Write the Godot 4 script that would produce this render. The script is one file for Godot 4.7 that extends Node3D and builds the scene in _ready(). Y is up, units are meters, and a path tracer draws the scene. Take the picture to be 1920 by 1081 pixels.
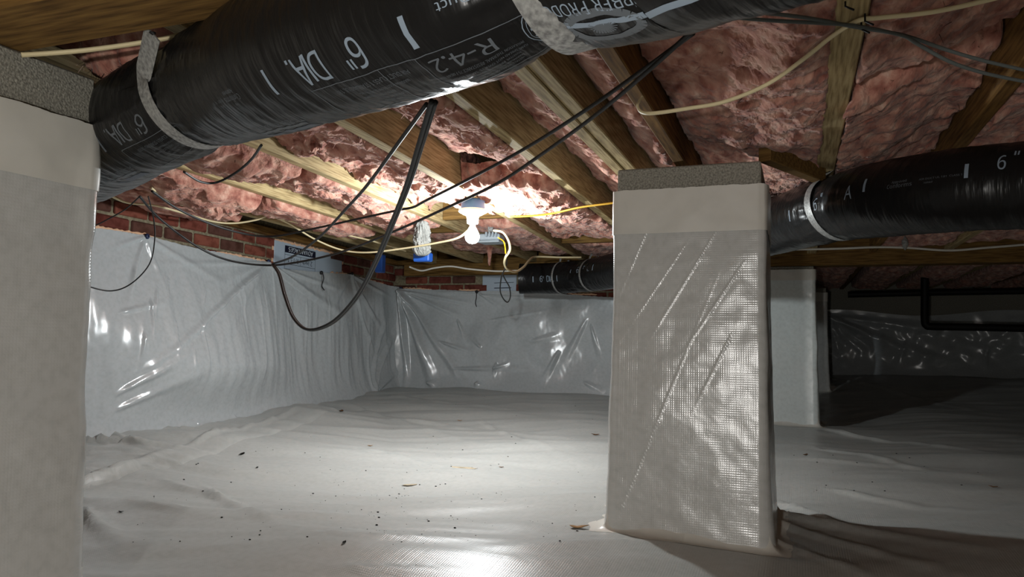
extends Node3D
# Crawl space under a house, y up, metres. The joists run along z, the girders along x.

const F := 1400.0
const EYE := Vector3(0, 0.53, 0)
const JOIST_Y := 1.10
const JOISTS := [-2.84, -2.44, -2.04, -1.605, -1.21, -0.777, -0.569, -0.530, -0.367, 0.073, 0.425, 0.83, 1.235, 1.64, 2.045, 2.45, 2.85]
var view := Basis()
var rng := RandomNumberGenerator.new()
var n1 := FastNoiseLite.new()
var n2 := FastNoiseLite.new()
var n3 := FastNoiseLite.new()
var ridge := FastNoiseLite.new()
var plainn := FastNoiseLite.new()                            # one octave: smooth undulation, sheet-like
var M := {}
var used := {}

func _ready():
	# --- camera
	view = Basis(Vector3.UP, deg_to_rad(20.9)) * Basis(Vector3.RIGHT, deg_to_rad(3.8)) * Basis(Vector3.BACK, deg_to_rad(1.0))
	var cam := Camera3D.new()
	cam.name = "camera"
	cam.transform = Transform3D(view, EYE)
	cam.fov = rad_to_deg(2.0 * atan(540.5 / F))
	cam.near = 0.02
	cam.far = 60.0
	add_child(cam)
	cam.current = true
	# --- surroundings: closed room, no daylight
	var we := WorldEnvironment.new()
	we.name = "environment"
	var env := Environment.new()
	env.background_mode = Environment.BG_COLOR
	env.background_color = Color(0, 0, 0)
	env.ambient_light_source = Environment.AMBIENT_SOURCE_DISABLED
	env.tonemap_mode = Environment.TONE_MAPPER_LINEAR
	env.tonemap_exposure = 1.0
	env.sdfgi_enabled = true
	env.ssao_enabled = true
	env.ssil_enabled = true
	we.environment = env
	add_child(we)
	# --- the two lamps (their fittings are built around them further down)
	lamp_light("ceiling_bulb_light", BULB, Color(0.96, 0.99, 1.0), 1.3, 0.03)
	var down := SpotLight3D.new()                               # the bulb throws most of its light downward, away from its base
	down.name = "ceiling_bulb_beam"
	down.position = BULB
	down.rotation_degrees.x = -90
	down.light_color = Color(0.96, 0.99, 1.0)
	down.light_energy = 0.45
	down.light_size = 0.03
	down.spot_angle = 78.0
	down.spot_range = 20.0
	down.spot_attenuation = 2.0
	down.spot_angle_attenuation = 1.0
	down.shadow_enabled = true
	add_child(down)
	lamp_light("work_lamp_light", WORK, Color(1.0, 0.985, 0.965), 1.78, 0.03)

	rng.seed = 11
	setup_noise()
	setup_materials()
	build_shell()
	build_bricks()
	build_ceiling()
	build_ground()
	build_liners()
	build_foam_boards()
	build_piers()
	build_batts()
	build_ducts()
	build_cables()
	build_fittings()
	build_debris()

const BULB := Vector3(-1.25, 0.953, -2.803)
const WORK := Vector3(-0.2, 0.40, 0.75)

func lamp_light(called, at, c, e, size):
	var l := OmniLight3D.new()
	l.name = called
	l.position = at
	l.light_color = c
	l.light_energy = e
	l.light_size = size
	l.omni_range = 20.0
	l.omni_attenuation = 2.0
	l.shadow_enabled = true
	add_child(l)

# ---------------------------------------------------------------- helpers
func ray(px: float, py: float) -> Vector3:
	return view * Vector3((px - 960.0) / F, -(py - 540.5) / F, -1.0)

func at_y(px: float, py: float, y: float) -> Vector3:      # where a line of sight meets a height
	var d := ray(px, py)
	return EYE + d * (y - EYE.y) / d.y

func at_z(px: float, py: float, z: float) -> Vector3:
	var d := ray(px, py)
	return EYE + d * (z - EYE.z) / d.z

func at_d(px: float, py: float, depth: float) -> Vector3:
	return EYE + ray(px, py) * depth

const LO := Vector3(-2.74, 0, -2.2)                          # the left wall's frame: s along it, d out from it
var LD := Vector3(-0.098, 0, -1).normalized()
var LN := Vector3(1, 0, -0.098).normalized()
const REAR := -5.3

func wl(s: float, y: float, d: float) -> Vector3:
	return LO + LD * s + LN * d + Vector3(0, y, 0)

func on_left(px: float, py: float) -> Vector2:
	var d := ray(px, py)
	var p := EYE + d * ((LO - EYE).dot(LN) / d.dot(LN))
	return Vector2((p - LO).dot(LD), p.y)

func on_rear(px: float, py: float) -> Vector2:
	var p := at_z(px, py, REAR)
	return Vector2(p.x, p.y)

func numbered(called: String) -> String:
	if not used.has(called):
		used[called] = 0
		return called
	used[called] += 1
	return "%s_%03d" % [called, used[called]]

func thing(called: String, label: String, category: String, at := Vector3.ZERO, group := "") -> Node3D:
	var o := Node3D.new()
	o.name = numbered(called)
	o.position = at
	add_child(o, true)
	tag(o, label, category, group)
	return o

func tag(o, label, category, group = ""):
	o.set_meta("label", label)
	o.set_meta("category", category)
	if group:
		o.set_meta("group", group)

func part(called: String, mesh: Mesh, m: Material, parent: Node, at := Vector3.ZERO) -> MeshInstance3D:
	var o := MeshInstance3D.new()
	o.name = numbered(called) if parent == self else called
	o.mesh = mesh
	o.material_override = m
	o.position = at
	parent.add_child(o, true)
	return o

func single(called, mesh, m, label, category, group = "", at = Vector3.ZERO):
	var o := part(called, mesh, m, self, at)
	tag(o, label, category, group)
	return o

func structure(called, mesh, m, at = Vector3.ZERO):
	var o := part(called, mesh, m, self, at)
	o.set_meta("kind", "structure")
	return o

func from_arrays(v: PackedVector3Array, n: PackedVector3Array, uv: PackedVector2Array, idx: PackedInt32Array) -> ArrayMesh:
	var a := []
	a.resize(Mesh.ARRAY_MAX)
	a[Mesh.ARRAY_VERTEX] = v
	a[Mesh.ARRAY_NORMAL] = n
	if uv.size():
		a[Mesh.ARRAY_TEX_UV] = uv
	a[Mesh.ARRAY_INDEX] = idx
	var m := ArrayMesh.new()
	m.add_surface_from_arrays(Mesh.PRIMITIVE_TRIANGLES, a)
	return m

# a smooth sheet: f(u, v) -> Vector3 for u, v in 0..1
func grid(nu: int, nv: int, f: Callable, size := Vector2.ONE, flip := false, wrap := false) -> ArrayMesh:
	var v := PackedVector3Array()
	var n := PackedVector3Array()
	var uv := PackedVector2Array()
	var idx := PackedInt32Array()
	var w := nu + 1
	v.resize(w * (nv + 1))
	n.resize(v.size())
	uv.resize(v.size())
	for j in nv + 1:
		for i in w:
			var k := j * w + i
			v[k] = f.call(float(i) / nu, float(j) / nv)
			uv[k] = Vector2(float(i) / nu * size.x, float(j) / nv * size.y)
	for j in nv + 1:
		for i in w:
			var i0 := i - 1 if i > 0 else (nu - 1 if wrap else 0)
			var i1 := i + 1 if i < nu else (1 if wrap else nu)
			var du := v[j * w + i1] - v[j * w + i0]
			var dv := v[mini(j + 1, nv) * w + i] - v[maxi(j - 1, 0) * w + i]
			var c := dv.cross(du).normalized()
			n[j * w + i] = -c if flip else c
	for j in nv:
		for i in nu:
			var a := j * w + i
			if flip:
				idx.append_array([a, a + w, a + 1, a + 1, a + w, a + w + 1])
			else:
				idx.append_array([a, a + 1, a + w, a + 1, a + w + 1, a + w])
	return from_arrays(v, n, uv, idx)

# chamfered box, flat shaded, added to a SurfaceTool
func add_box(st: SurfaceTool, t: Transform3D, size: Vector3, c := 0.003):
	var h := size / 2
	c = minf(c, minf(h.x, minf(h.y, h.z)) * 0.9)
	var P := func(sx: float, sy: float, sz: float, ax: int) -> Vector3:
		var q := Vector3(sx * (h.x - (0.0 if ax == 0 else c)), sy * (h.y - (0.0 if ax == 1 else c)), sz * (h.z - (0.0 if ax == 2 else c)))
		return t * q
	var mid := t.origin
	var S := [-1.0, 1.0]
	for s in S:
		face(st, mid, [P.call(s, -1, -1, 0), P.call(s, 1, -1, 0), P.call(s, 1, 1, 0), P.call(s, -1, 1, 0)])
		face(st, mid, [P.call(-1, s, -1, 1), P.call(1, s, -1, 1), P.call(1, s, 1, 1), P.call(-1, s, 1, 1)])
		face(st, mid, [P.call(-1, -1, s, 2), P.call(1, -1, s, 2), P.call(1, 1, s, 2), P.call(-1, 1, s, 2)])
		for r in S:
			face(st, mid, [P.call(s, r, -1, 0), P.call(s, r, 1, 0), P.call(s, r, 1, 1), P.call(s, r, -1, 1)])
			face(st, mid, [P.call(s, -1, r, 0), P.call(s, 1, r, 0), P.call(s, 1, r, 2), P.call(s, -1, r, 2)])
			face(st, mid, [P.call(-1, s, r, 1), P.call(1, s, r, 1), P.call(1, s, r, 2), P.call(-1, s, r, 2)])
			for q in S:
				face(st, mid, [P.call(s, r, q, 0), P.call(s, r, q, 1), P.call(s, r, q, 2)])

func face(st: SurfaceTool, mid: Vector3, p: Array):          # turns the polygon outward from mid
	var c: Vector3 = (p[2] - p[0]).cross(p[1] - p[0])
	var m: Vector3 = (p[0] + p[1] + p[2]) / 3.0
	if c.dot(m - mid) < 0:
		p.reverse()
	for k in range(1, p.size() - 1):
		for q in [p[0], p[k], p[k + 1]]:
			st.add_vertex(q)

func new_st() -> SurfaceTool:
	var st := SurfaceTool.new()
	st.begin(Mesh.PRIMITIVE_TRIANGLES)
	st.set_smooth_group(-1)
	return st

func done(st: SurfaceTool) -> ArrayMesh:
	st.generate_normals()
	return st.commit()

func box(size: Vector3, c := 0.003) -> ArrayMesh:
	var st := new_st()
	add_box(st, Transform3D(), size, c)
	return done(st)

func box_between(a: Vector3, b: Vector3, c := 0.003) -> ArrayMesh:
	var st := new_st()
	add_box(st, Transform3D(Basis(), (a + b) / 2), (b - a).abs(), c)
	return done(st)

func smooth_path(p: Array, each := 8) -> PackedVector3Array:
	var out := PackedVector3Array()
	for i in p.size() - 1:
		var a: Vector3 = p[maxi(i - 1, 0)]
		var d: Vector3 = p[mini(i + 2, p.size() - 1)]
		for k in each:
			out.append(p[i].cubic_interpolate(p[i + 1], a, d, float(k) / each))
	out.append(p[-1])
	return out

func tube(path: PackedVector3Array, r: float, sides := 8, ry := 0.0) -> ArrayMesh:
	ry = ry if ry > 0 else r
	var frames := []
	var side := Vector3.ZERO
	for i in path.size():
		var t := (path[mini(i + 1, path.size() - 1)] - path[maxi(i - 1, 0)]).normalized()
		if side == Vector3.ZERO:
			side = t.cross(Vector3.UP)
			if side.length() < 0.05:
				side = t.cross(Vector3.RIGHT)
		side = (side - t * side.dot(t)).normalized()
		frames.append([side, side.cross(t).normalized(), t])
	var last := path.size() - 1
	return grid(sides, last + 2, func(u: float, v: float):
		var j := int(round(v * (last + 2))) - 1
		var cap := 0.02 if j < 0 or j > last else 1.0
		j = clampi(j, 0, last)
		var a: float = u * TAU
		return path[j] + (frames[j][0] * cos(a) * r + frames[j][1] * sin(a) * ry) * cap, Vector2.ONE, true, true)

func lathe(profile: Array, sides := 24) -> ArrayMesh:        # profile of Vector2(radius, y)
	var last := profile.size() - 1
	return grid(sides, last, func(u: float, v: float):
		var p: Vector2 = profile[int(round(v * last))]
		return Vector3(cos(u * TAU) * p.x, p.y, sin(u * TAU) * p.x), Vector2.ONE, false, true)

func spring(x: float) -> float:
	return x * x * (3.0 - 2.0 * x)

func step(a: float, b: float, x: float) -> float:
	return spring(clampf((x - a) / (b - a), 0, 1))

func profile_at(p: Array, x: float) -> float:                # p: Array of Vector2 sorted by x
	if x <= p[0].x:
		return p[0].y
	for i in p.size() - 1:
		if x <= p[i + 1].x:
			return lerpf(p[i].y, p[i + 1].y, (x - p[i].x) / maxf(p[i + 1].x - p[i].x, 1e-5))
	return p[-1].y

# creases: [from, to, half width, height]; sharp at the first end, fading to the second
func creases(p: Vector2, list: Array) -> float:
	var h := 0.0
	for c in list:
		var a: Vector2 = c[0]
		var ab: Vector2 = c[1] - a
		var t := (p - a).dot(ab) / ab.length_squared()
		if t < -0.05 or t > 1.0:
			continue
		var d := absf((p - a - ab * t).dot(ab.orthogonal().normalized()))
		var w: float = c[2] * (0.35 + 0.65 * t)
		if d < w:
			var k := 1.0 - d / w
			h += c[3] * k * k * (3 - 2 * k) * (1.0 - t) * minf(1.0, (t + 0.05) * 6.0)
	return h

# ---------------------------------------------------------------- materials
func setup_noise():
	for a in [[n1, 1, 4.0, 4], [n2, 2, 14.0, 4], [n3, 3, 45.0, 3], [ridge, 4, 9.0, 4]]:
		var n: FastNoiseLite = a[0]
		n.seed = a[1]
		n.noise_type = FastNoiseLite.TYPE_SIMPLEX_SMOOTH
		n.frequency = a[2]
		n.fractal_octaves = a[3]
	plainn.seed = 8
	plainn.noise_type = FastNoiseLite.TYPE_SIMPLEX_SMOOTH
	plainn.frequency = 1.0
	plainn.fractal_type = FastNoiseLite.FRACTAL_NONE
	ridge.fractal_type = FastNoiseLite.FRACTAL_RIDGED

func smooth_noise(x: float, y: float) -> float:
	return plainn.get_noise_2d(x, y)

func ramp(stops: Array) -> Gradient:
	var g := Gradient.new()
	var o := PackedFloat32Array()
	var c := PackedColorArray()
	for s in stops:
		o.append(s[0])
		c.append(s[1])
	g.offsets = o
	g.colors = c
	return g

func noise_tex(seed_: int, freq: float, oct: int, stops: Array, size := 512, kind := FastNoiseLite.FRACTAL_FBM) -> NoiseTexture2D:
	var n := FastNoiseLite.new()
	n.seed = seed_
	n.frequency = freq
	n.fractal_octaves = oct
	n.fractal_type = kind
	var t := NoiseTexture2D.new()
	t.width = size
	t.height = size
	t.seamless = true
	t.noise = n
	t.color_ramp = ramp(stops)
	return t

func mat(called: String, c: Color, rough := 0.8, spec := 0.5) -> StandardMaterial3D:
	var m := StandardMaterial3D.new()
	m.resource_name = called
	m.albedo_color = c
	m.roughness = rough
	m.metallic_specular = spec
	m.cull_mode = BaseMaterial3D.CULL_DISABLED
	M[called] = m
	return m

func tri(m: StandardMaterial3D, scale: Vector3, world := true):
	m.uv1_triplanar = true
	m.uv1_world_triplanar = world
	m.uv1_scale = scale
	m.uv1_triplanar_sharpness = 4.0

func weave_tex(size: int, threads: int, seed_: int) -> ImageTexture:
	var im := Image.create(size, size, false, Image.FORMAT_L8)
	var r := RandomNumberGenerator.new()
	r.seed = seed_
	var wx := []
	var wy := []
	for k in threads:
		wx.append(r.randf_range(0.55, 1.0))
		wy.append(r.randf_range(0.55, 1.0))
	var per := float(size) / threads
	var n := FastNoiseLite.new()
	n.seed = seed_
	n.frequency = 0.02
	for y in size:
		for x in size:
			var fx := fmod(x / per, 1.0) - 0.5
			var fy := fmod(y / per, 1.0) - 0.5
			var h: float = maxf(wx[int(x / per)] * pow(cos(fx * PI), 3), wy[int(y / per)] * pow(cos(fy * PI), 3))
			h = h * 0.92 + 0.08 * (0.5 + 0.5 * n.get_noise_2d(x, y))
			im.set_pixel(x, y, Color(h, h, h))
	return ImageTexture.create_from_image(im)

func setup_materials():
	var weave := weave_tex(512, 32, 5)
	var spots := noise_tex(21, 0.012, 4, [[0.0, Color(0.94, 0.94, 0.935)], [0.5, Color(0.98, 0.98, 0.975)], [1.0, Color(1, 1, 1)]])
	for a in [["pier_film", Color(0.76, 0.76, 0.75), 0.20, 0.017], ["pier_film_pale", Color(0.85, 0.875, 0.87), 0.24, 0.012], ["wall_film", Color(0.705, 0.725, 0.735), 0.24, 0.005], ["ground_film", Color(0.675, 0.685, 0.675), 0.34, 0.03]]:
		var m := mat(a[0], a[1], a[2], 0.7 if a[0] == "wall_film" else 0.5)
		m.albedo_texture = spots
		m.heightmap_enabled = true
		m.heightmap_texture = weave
		m.heightmap_scale = a[3]
		m.uv1_scale = Vector3(5.2, 5.2, 1)
	var tape := mat("tape", Color(0.83, 0.82, 0.79), 0.38, 0.5)
	tape.albedo_texture = spots
	# wood: long grain along z (joists) or along x (girders)
	var grain := noise_tex(31, 0.02, 5, [[0.0, Color(0.46, 0.39, 0.27)], [0.38, Color(0.60, 0.52, 0.37)], [0.6, Color(0.67, 0.59, 0.43)], [1.0, Color(0.73, 0.66, 0.50)]])
	var grain_dark := noise_tex(32, 0.02, 5, [[0.0, Color(0.32, 0.24, 0.14)], [0.4, Color(0.47, 0.36, 0.21)], [1.0, Color(0.60, 0.48, 0.29)]])
	var wz := mat("wood_joist", Color(1, 1, 1), 0.85, 0.3)
	wz.albedo_texture = grain
	tri(wz, Vector3(9, 9, 0.55))
	var wd := mat("wood_joist_old", Color(0.93, 0.88, 0.8), 0.85, 0.3)
	wd.albedo_texture = grain_dark
	tri(wd, Vector3(8, 8, 0.5))
	var wx := mat("wood_girder", Color(0.86, 0.84, 0.78), 0.85, 0.3)
	wx.albedo_texture = grain_dark
	tri(wx, Vector3(0.6, 7, 7))
	var pink := noise_tex(41, 0.014, 5, [[0.0, Color(0.46, 0.27, 0.24)], [0.35, Color(0.65, 0.45, 0.40)], [0.6, Color(0.74, 0.56, 0.50)], [0.85, Color(0.80, 0.66, 0.60)], [1.0, Color(0.87, 0.77, 0.71)]])
	var fluff := noise_tex(42, 0.03, 4, [[0, Color.BLACK], [1, Color.WHITE]], 512)
	var pk := mat("pink_wool", Color(0.97, 0.95, 0.93), 1.0, 0.1)
	pk.albedo_texture = pink
	tri(pk, Vector3(2.6, 2.6, 1.5))
	pk.heightmap_enabled = true
	pk.heightmap_texture = fluff
	pk.heightmap_scale = 0.6
	pk.rim_enabled = true
	pk.rim = 0.3
	var fb := mat("pink_fiber", Color(0.95, 0.76, 0.72), 1.0, 0.1)
	fb.backlight_enabled = true
	fb.backlight = Color(0.5, 0.4, 0.38)
	mat("white_wool", Color(0.52, 0.52, 0.505), 1.0, 0.1)
	# masonry
	var blk := mat("concrete_block", Color(1, 1, 1), 0.95, 0.2)
	blk.albedo_texture = noise_tex(51, 0.09, 3, [[0.0, Color(0.40, 0.39, 0.36)], [0.45, Color(0.55, 0.54, 0.50)], [1.0, Color(0.67, 0.66, 0.61)]])
	tri(blk, Vector3(3, 3, 3))
	blk.heightmap_enabled = true
	blk.heightmap_texture = noise_tex(52, 0.12, 3, [[0, Color.BLACK], [1, Color.WHITE]])
	blk.heightmap_scale = 0.12
	var mo := mat("mortar", Color(1, 1, 1), 0.95, 0.2)
	mo.albedo_texture = noise_tex(53, 0.03, 4, [[0.0, Color(0.40, 0.37, 0.30)], [1.0, Color(0.58, 0.54, 0.45)]])
	tri(mo, Vector3(2.5, 2.5, 2.5))
	var smear := noise_tex(54, 0.011, 5, [[0.0, Color(0.72, 0.66, 0.62)], [0.55, Color(1, 1, 1)], [0.68, Color(1, 1, 1)], [0.8, Color(1.0, 1.0, 0.98)]])
	var k := 0
	for c in [Color(0.45, 0.25, 0.21), Color(0.40, 0.22, 0.19), Color(0.48, 0.28, 0.23), Color(0.34, 0.23, 0.20), Color(0.43, 0.37, 0.31)]:
		var b := mat("brick_%d" % k, c, 0.95, 0.2)
		b.albedo_texture = smear
		tri(b, Vector3(2.1, 2.1, 2.1))
		k += 1
	mat("dirt", Color(0.30, 0.23, 0.17), 1.0, 0.1)
	mat("plywood", Color(0.50, 0.40, 0.27), 0.9, 0.2)
	var foam := mat("spray_foam", Color(0.86, 0.69, 0.56), 0.8, 0.3)
	foam.subsurf_scatter_enabled = false
	# black duct film with fine wrinkles round the duct
	var wr := noise_tex(61, 0.02, 4, [[0, Color.BLACK], [1, Color.WHITE]])
	var df := mat("duct_film", Color(0.09, 0.088, 0.088), 0.30, 0.32)
	df.heightmap_enabled = true
	df.heightmap_texture = wr
	df.heightmap_scale = 0.12
	df.uv1_scale = Vector3(0.6, 5.0, 1)
	mat("duct_print", Color(0.50, 0.55, 0.60), 0.5, 0.5)
	mat("duct_print_faint", Color(0.34, 0.36, 0.38), 0.5, 0.5)
	mat("duct_band", Color(0.27, 0.30, 0.35), 0.5, 0.5)
	var zn := mat("zinc", Color(1, 1, 1), 0.45, 0.5)
	zn.metallic = 0.55
	zn.albedo_texture = noise_tex(62, 0.03, 4, [[0.0, Color(0.42, 0.42, 0.42)], [0.5, Color(0.62, 0.62, 0.61)], [1.0, Color(0.78, 0.78, 0.77)]])
	tri(zn, Vector3(7, 7, 7))
	mat("black_cable", Color(0.035, 0.034, 0.033), 0.55, 0.5)
	mat("grey_cable", Color(0.34, 0.36, 0.35), 0.6, 0.5)
	mat("dark_cable", Color(0.20, 0.19, 0.18), 0.6, 0.5)
	mat("cream_cable", Color(0.82, 0.76, 0.60), 0.6, 0.5)
	mat("white_cable", Color(0.80, 0.79, 0.75), 0.6, 0.5)
	mat("yellow_cable", Color(0.86, 0.66, 0.10), 0.5, 0.5)
	mat("blue_plastic", Color(0.10, 0.30, 0.62), 0.5, 0.5)
	mat("lamp_box_blue", Color(0.22, 0.42, 0.60), 0.5, 0.5)
	mat("pin_blue", Color(0.10, 0.16, 0.30), 0.5, 0.5)
	mat("pin_black", Color(0.04, 0.04, 0.05), 0.5, 0.5)
	mat("porcelain", Color(0.93, 0.91, 0.86), 0.25, 0.5)
	mat("grey_plastic", Color(0.52, 0.55, 0.57), 0.5, 0.5)
	mat("board_foam", Color(0.66, 0.71, 0.76), 0.55, 0.5)
	mat("print_navy", Color(0.05, 0.06, 0.14), 0.6, 0.4)
	mat("print_white", Color(0.80, 0.83, 0.86), 0.6, 0.4)
	mat("iron_pipe", Color(0.05, 0.045, 0.04), 0.6, 0.4)
	mat("speck", Color(0.07, 0.05, 0.035), 0.95, 0.2)
	mat("leaf", Color(0.40, 0.29, 0.20), 0.9, 0.2)
	mat("wood_chip", Color(0.58, 0.46, 0.33), 0.9, 0.2)
	mat("soil_stain", Color(0.64, 0.60, 0.52), 0.95, 0.2)
	var gl := mat("bulb_glow", Color(1, 1, 1), 0.4, 0.5)
	gl.emission_enabled = true
	gl.emission = Color(1, 1, 1)
	gl.emission_energy_multiplier = 9.0

# ---------------------------------------------------------------- shell
func build_shell():
	structure("floor", box(Vector3(7.0, 0.3, 11.6), 0.0), M.dirt, Vector3(0.1, -0.23, -3.2))
	var c = structure("ceiling", box(Vector3(7.4, 0.06, 11.8), 0.0), M.plywood, Vector3(0.1, 1.40, -3.2))
	c.set_meta("kind", "structure")
	# left wall in its own frame
	var t := Transform3D(Basis(-LD.cross(Vector3.UP).normalized() * -1, Vector3.UP, -LD), Vector3.ZERO)
	var st := new_st()
	add_box(st, Transform3D(Basis(LN, Vector3.UP, -LD), wl(-0.6, 0.62, -0.115)), Vector3(0.22, 1.50, 8.2), 0.0)
	structure("wall_left", done(st), M.mortar)
	structure("wall_rear", box_between(Vector3(-3.3, -0.1, REAR - 0.24), Vector3(-0.72, JOIST_Y - 0.005, REAR - 0.006), 0.0), M.mortar)
	structure("wall_return", box_between(Vector3(-0.95, -0.1, -8.6), Vector3(-0.72, 1.37, REAR - 0.24), 0.0), M.concrete_block)
	structure("wall_far", box_between(Vector3(-0.95, -0.1, -8.9), Vector3(3.5, 1.37, -8.6), 0.0), M.concrete_block)
	structure("wall_right", box_between(Vector3(3.3, -0.1, -8.6), Vector3(3.55, 1.37, 2.4), 0.0), M.concrete_block)
	structure("wall_front", box_between(Vector3(-2.6, -0.1, 2.2), Vector3(3.5, 1.37, 2.45), 0.0), M.concrete_block)

func build_bricks():
	var meshes := []
	for k in 4:
		var st := new_st()
		add_box(st, Transform3D(), Vector3(0.194, 0.0545, 0.09), 0.004 + 0.001 * k)
		meshes.append(done(st))
	var wall: Node = get_node("wall_left")
	for row in 5:
		var y := JOIST_Y - 0.034 - row * 0.0672
		var s := -0.35 + (0.104 if row % 2 else 0.0)
		while s < 3.1:
			if not (s > 1.48 and s < 2.02 and row < 4):
				brick(wall, meshes, Transform3D(Basis(-LD, Vector3.UP, LN), wl(s, y, -0.042 + rng.randf_range(-0.003, 0.003))))
			s += 0.2085
	wall = get_node("wall_rear")
	for row in 5:
		var y := JOIST_Y - 0.034 - row * 0.0672 - 0.02
		var x := -2.95 + (0.104 if row % 2 else 0.0)
		while x < -0.8:
			if not (x > -2.28 and x < -1.92 and row > 0 and row < 4):
				brick(wall, meshes, Transform3D(Basis(), Vector3(x, y, REAR - 0.042 + rng.randf_range(-0.003, 0.003))))
			x += 0.2085

func brick(wall: Node, meshes: Array, t: Transform3D):
	var pick := rng.randf()
	var m: Material = M["brick_%d" % (4 if pick > 0.93 else int(pick * 4.2) % 4)]
	var o := part("brick", meshes[rng.randi() % 4], m, wall)
	o.transform = t.rotated_local(Vector3.FORWARD, rng.randf_range(-0.012, 0.012))

# the joists on the left run a little askew, as the left wall does
const SKEW := [Vector2(-1.15, 0.085), Vector2(-0.777, 0.043), Vector2(-0.568, 0.012), Vector2(-0.37, 0.0)]
func askew(x: float, z: float) -> float:
	return x + profile_at(SKEW, x) * (z - lerpf(-2.3, -1.65, step(-1.2, -0.777, x)))

func build_ceiling():
	var ceiling: Node3D = get_node("ceiling")
	var off := -ceiling.position
	var wood := func(called, a, b, m):
		var o := part(called, box((b - a).abs(), 0.003), m, ceiling, (a + b) / 2 + off)
		return o
	# joists
	for i in JOISTS.size():
		var x: float = JOISTS[i]
		var far := -8.55 if x > -0.7 else REAR + 0.02
		if x < -2.8:
			continue
		var bow := rng.randf_range(-0.004, 0.004)
		var old := i in [0, 8, 10, 13]
		var p0 := Vector3(askew(x, -0.91) + 0.019, (JOIST_Y + bow + 1.365) / 2, -0.91)
		var p1 := Vector3(askew(x, far) + 0.019, p0.y, far)
		var along := (p0 - p1).normalized()
		var jst := new_st()
		add_box(jst, Transform3D(Basis(Vector3.UP.cross(along).normalized(), Vector3.UP, along), (p0 + p1) / 2), Vector3(0.056 if i == 9 else 0.038, 1.365 - JOIST_Y - bow, p0.distance_to(p1)), 0.003)
		part("joist", done(jst), M.wood_joist_old if old else M.wood_joist, ceiling, off)
	# near girder on the left pier, far girder over the row behind, sill and band at the walls
	wood.call("girder", Vector3(-2.55, 1.022, -0.9), Vector3(3.25, 1.365, -0.76), M.wood_girder)
	wood.call("girder", Vector3(-0.7, 1.022, -5.22), Vector3(3.25, 1.30, -5.08), M.wood_girder)
	wood.call("sill_plate", Vector3(-3.05, JOIST_Y, REAR - 0.2), Vector3(-0.72, JOIST_Y + 0.04, REAR + 0.03), M.wood_girder)
	wood.call("rim_board", Vector3(-3.0, JOIST_Y + 0.04, REAR - 0.16), Vector3(-0.72, 1.365, REAR - 0.12), M.wood_girder)
	# a band of lumber along the rear under the joists' ends
	wood.call("ledger_board", Vector3(-2.9, 1.005, REAR + 0.07), Vector3(-0.74, 1.095, REAR + 0.11), M.wood_girder)
	var st := new_st()
	add_box(st, Transform3D(Basis(LN, Vector3.UP, -LD), wl(-0.4, JOIST_Y + 0.02, -0.05)), Vector3(0.18, 0.04, 7.0), 0.003)
	part("sill_plate", done(st), M.wood_joist_old, ceiling, off)
	# blocking between joists, and loose shims
	for b in [[-2.40, -2.04, -3.62], [-2.0, -1.605, -3.74], [-1.567, -1.21, -3.34], [-1.172, -0.777, -4.35], [0.111, 0.425, -3.5], [0.463, 0.83, -3.3]]:
		wood.call("blocking_board", Vector3(askew(b[0], b[2]), 1.115, b[2] - 0.04), Vector3(askew(b[1], b[2]), 1.36, b[2]), M.wood_girder)
	# the brace seen over the middle pier's right corner
	var a := at_y(1438, 301, 1.07)
	var e := at_y(1534, 338, 1.06)
	var brace := new_st()
	var d := (e - a).normalized()
	var side := d.cross(Vector3.UP).normalized()
	add_box(brace, Transform3D(Basis(side, side.cross(d).normalized(), -d), (a + e) / 2 + Vector3(0, 0.02, 0)), Vector3(0.04, 0.05, (e - a).length() + 0.03), 0.003)
	part("brace_board", done(brace), M.wood_girder, ceiling, off)
	# nails driven through
	for p in [at_y(1622, 40, 1.085), at_y(1585, 12, 1.09), at_y(1615, 55, 1.085)]:
		part("nail", tube(PackedVector3Array([p + Vector3(0, 0.03, 0), p, p + Vector3(0.012, -0.012, 0.01)]), 0.0018, 6), M.iron_pipe, ceiling, off)

# ---------------------------------------------------------------- ground
func ground_base(x: float, z: float) -> float:
	var left := step(-1.5, -2.75, x) * 0.10 * step(-0.9, -2.1, z)
	var rear := step(-2.6, -5.2, z) * 0.135 * step(-0.35, -1.2, x)
	var far := step(-5.4, -8.4, z) * 0.20
	var right := step(0.05, 0.9, x) * 0.03 * step(0.0, -1.6, z)
	return maxf(maxf(left, rear), far) + right

var ground_creases := []
func ground(x: float, z: float) -> float:
	var p := Vector2(x, z)
	var h := ground_base(x, z)
	# long folds that run across the crawl space, softer undulation between them
	var a := x * 0.935 - z * 0.354
	var w := x * 0.354 + z * 0.935 + 0.06 * smooth_noise(x * 1.3, z * 1.3)
	h += 0.016 * smooth_noise(x * 0.9, z * 1.3) + 0.010 * smooth_noise(a * 0.55, w * 3.4)
	var fold := smooth_noise(a * 1.1 + 30, w * 5.0)
	h += 0.0035 * (1.0 - 2.0 * absf(fold)) + 0.0018 * smooth_noise(a * 3.0, w * 14.0) + 0.0004 * smooth_noise(a * 14.0, w * 30.0)
	h += creases(p, ground_creases)
	return h

func g2(px: float, py: float, y := 0.03) -> Vector2:
	var p := at_y(px, py, y)
	return Vector2(p.x, p.z)

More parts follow.
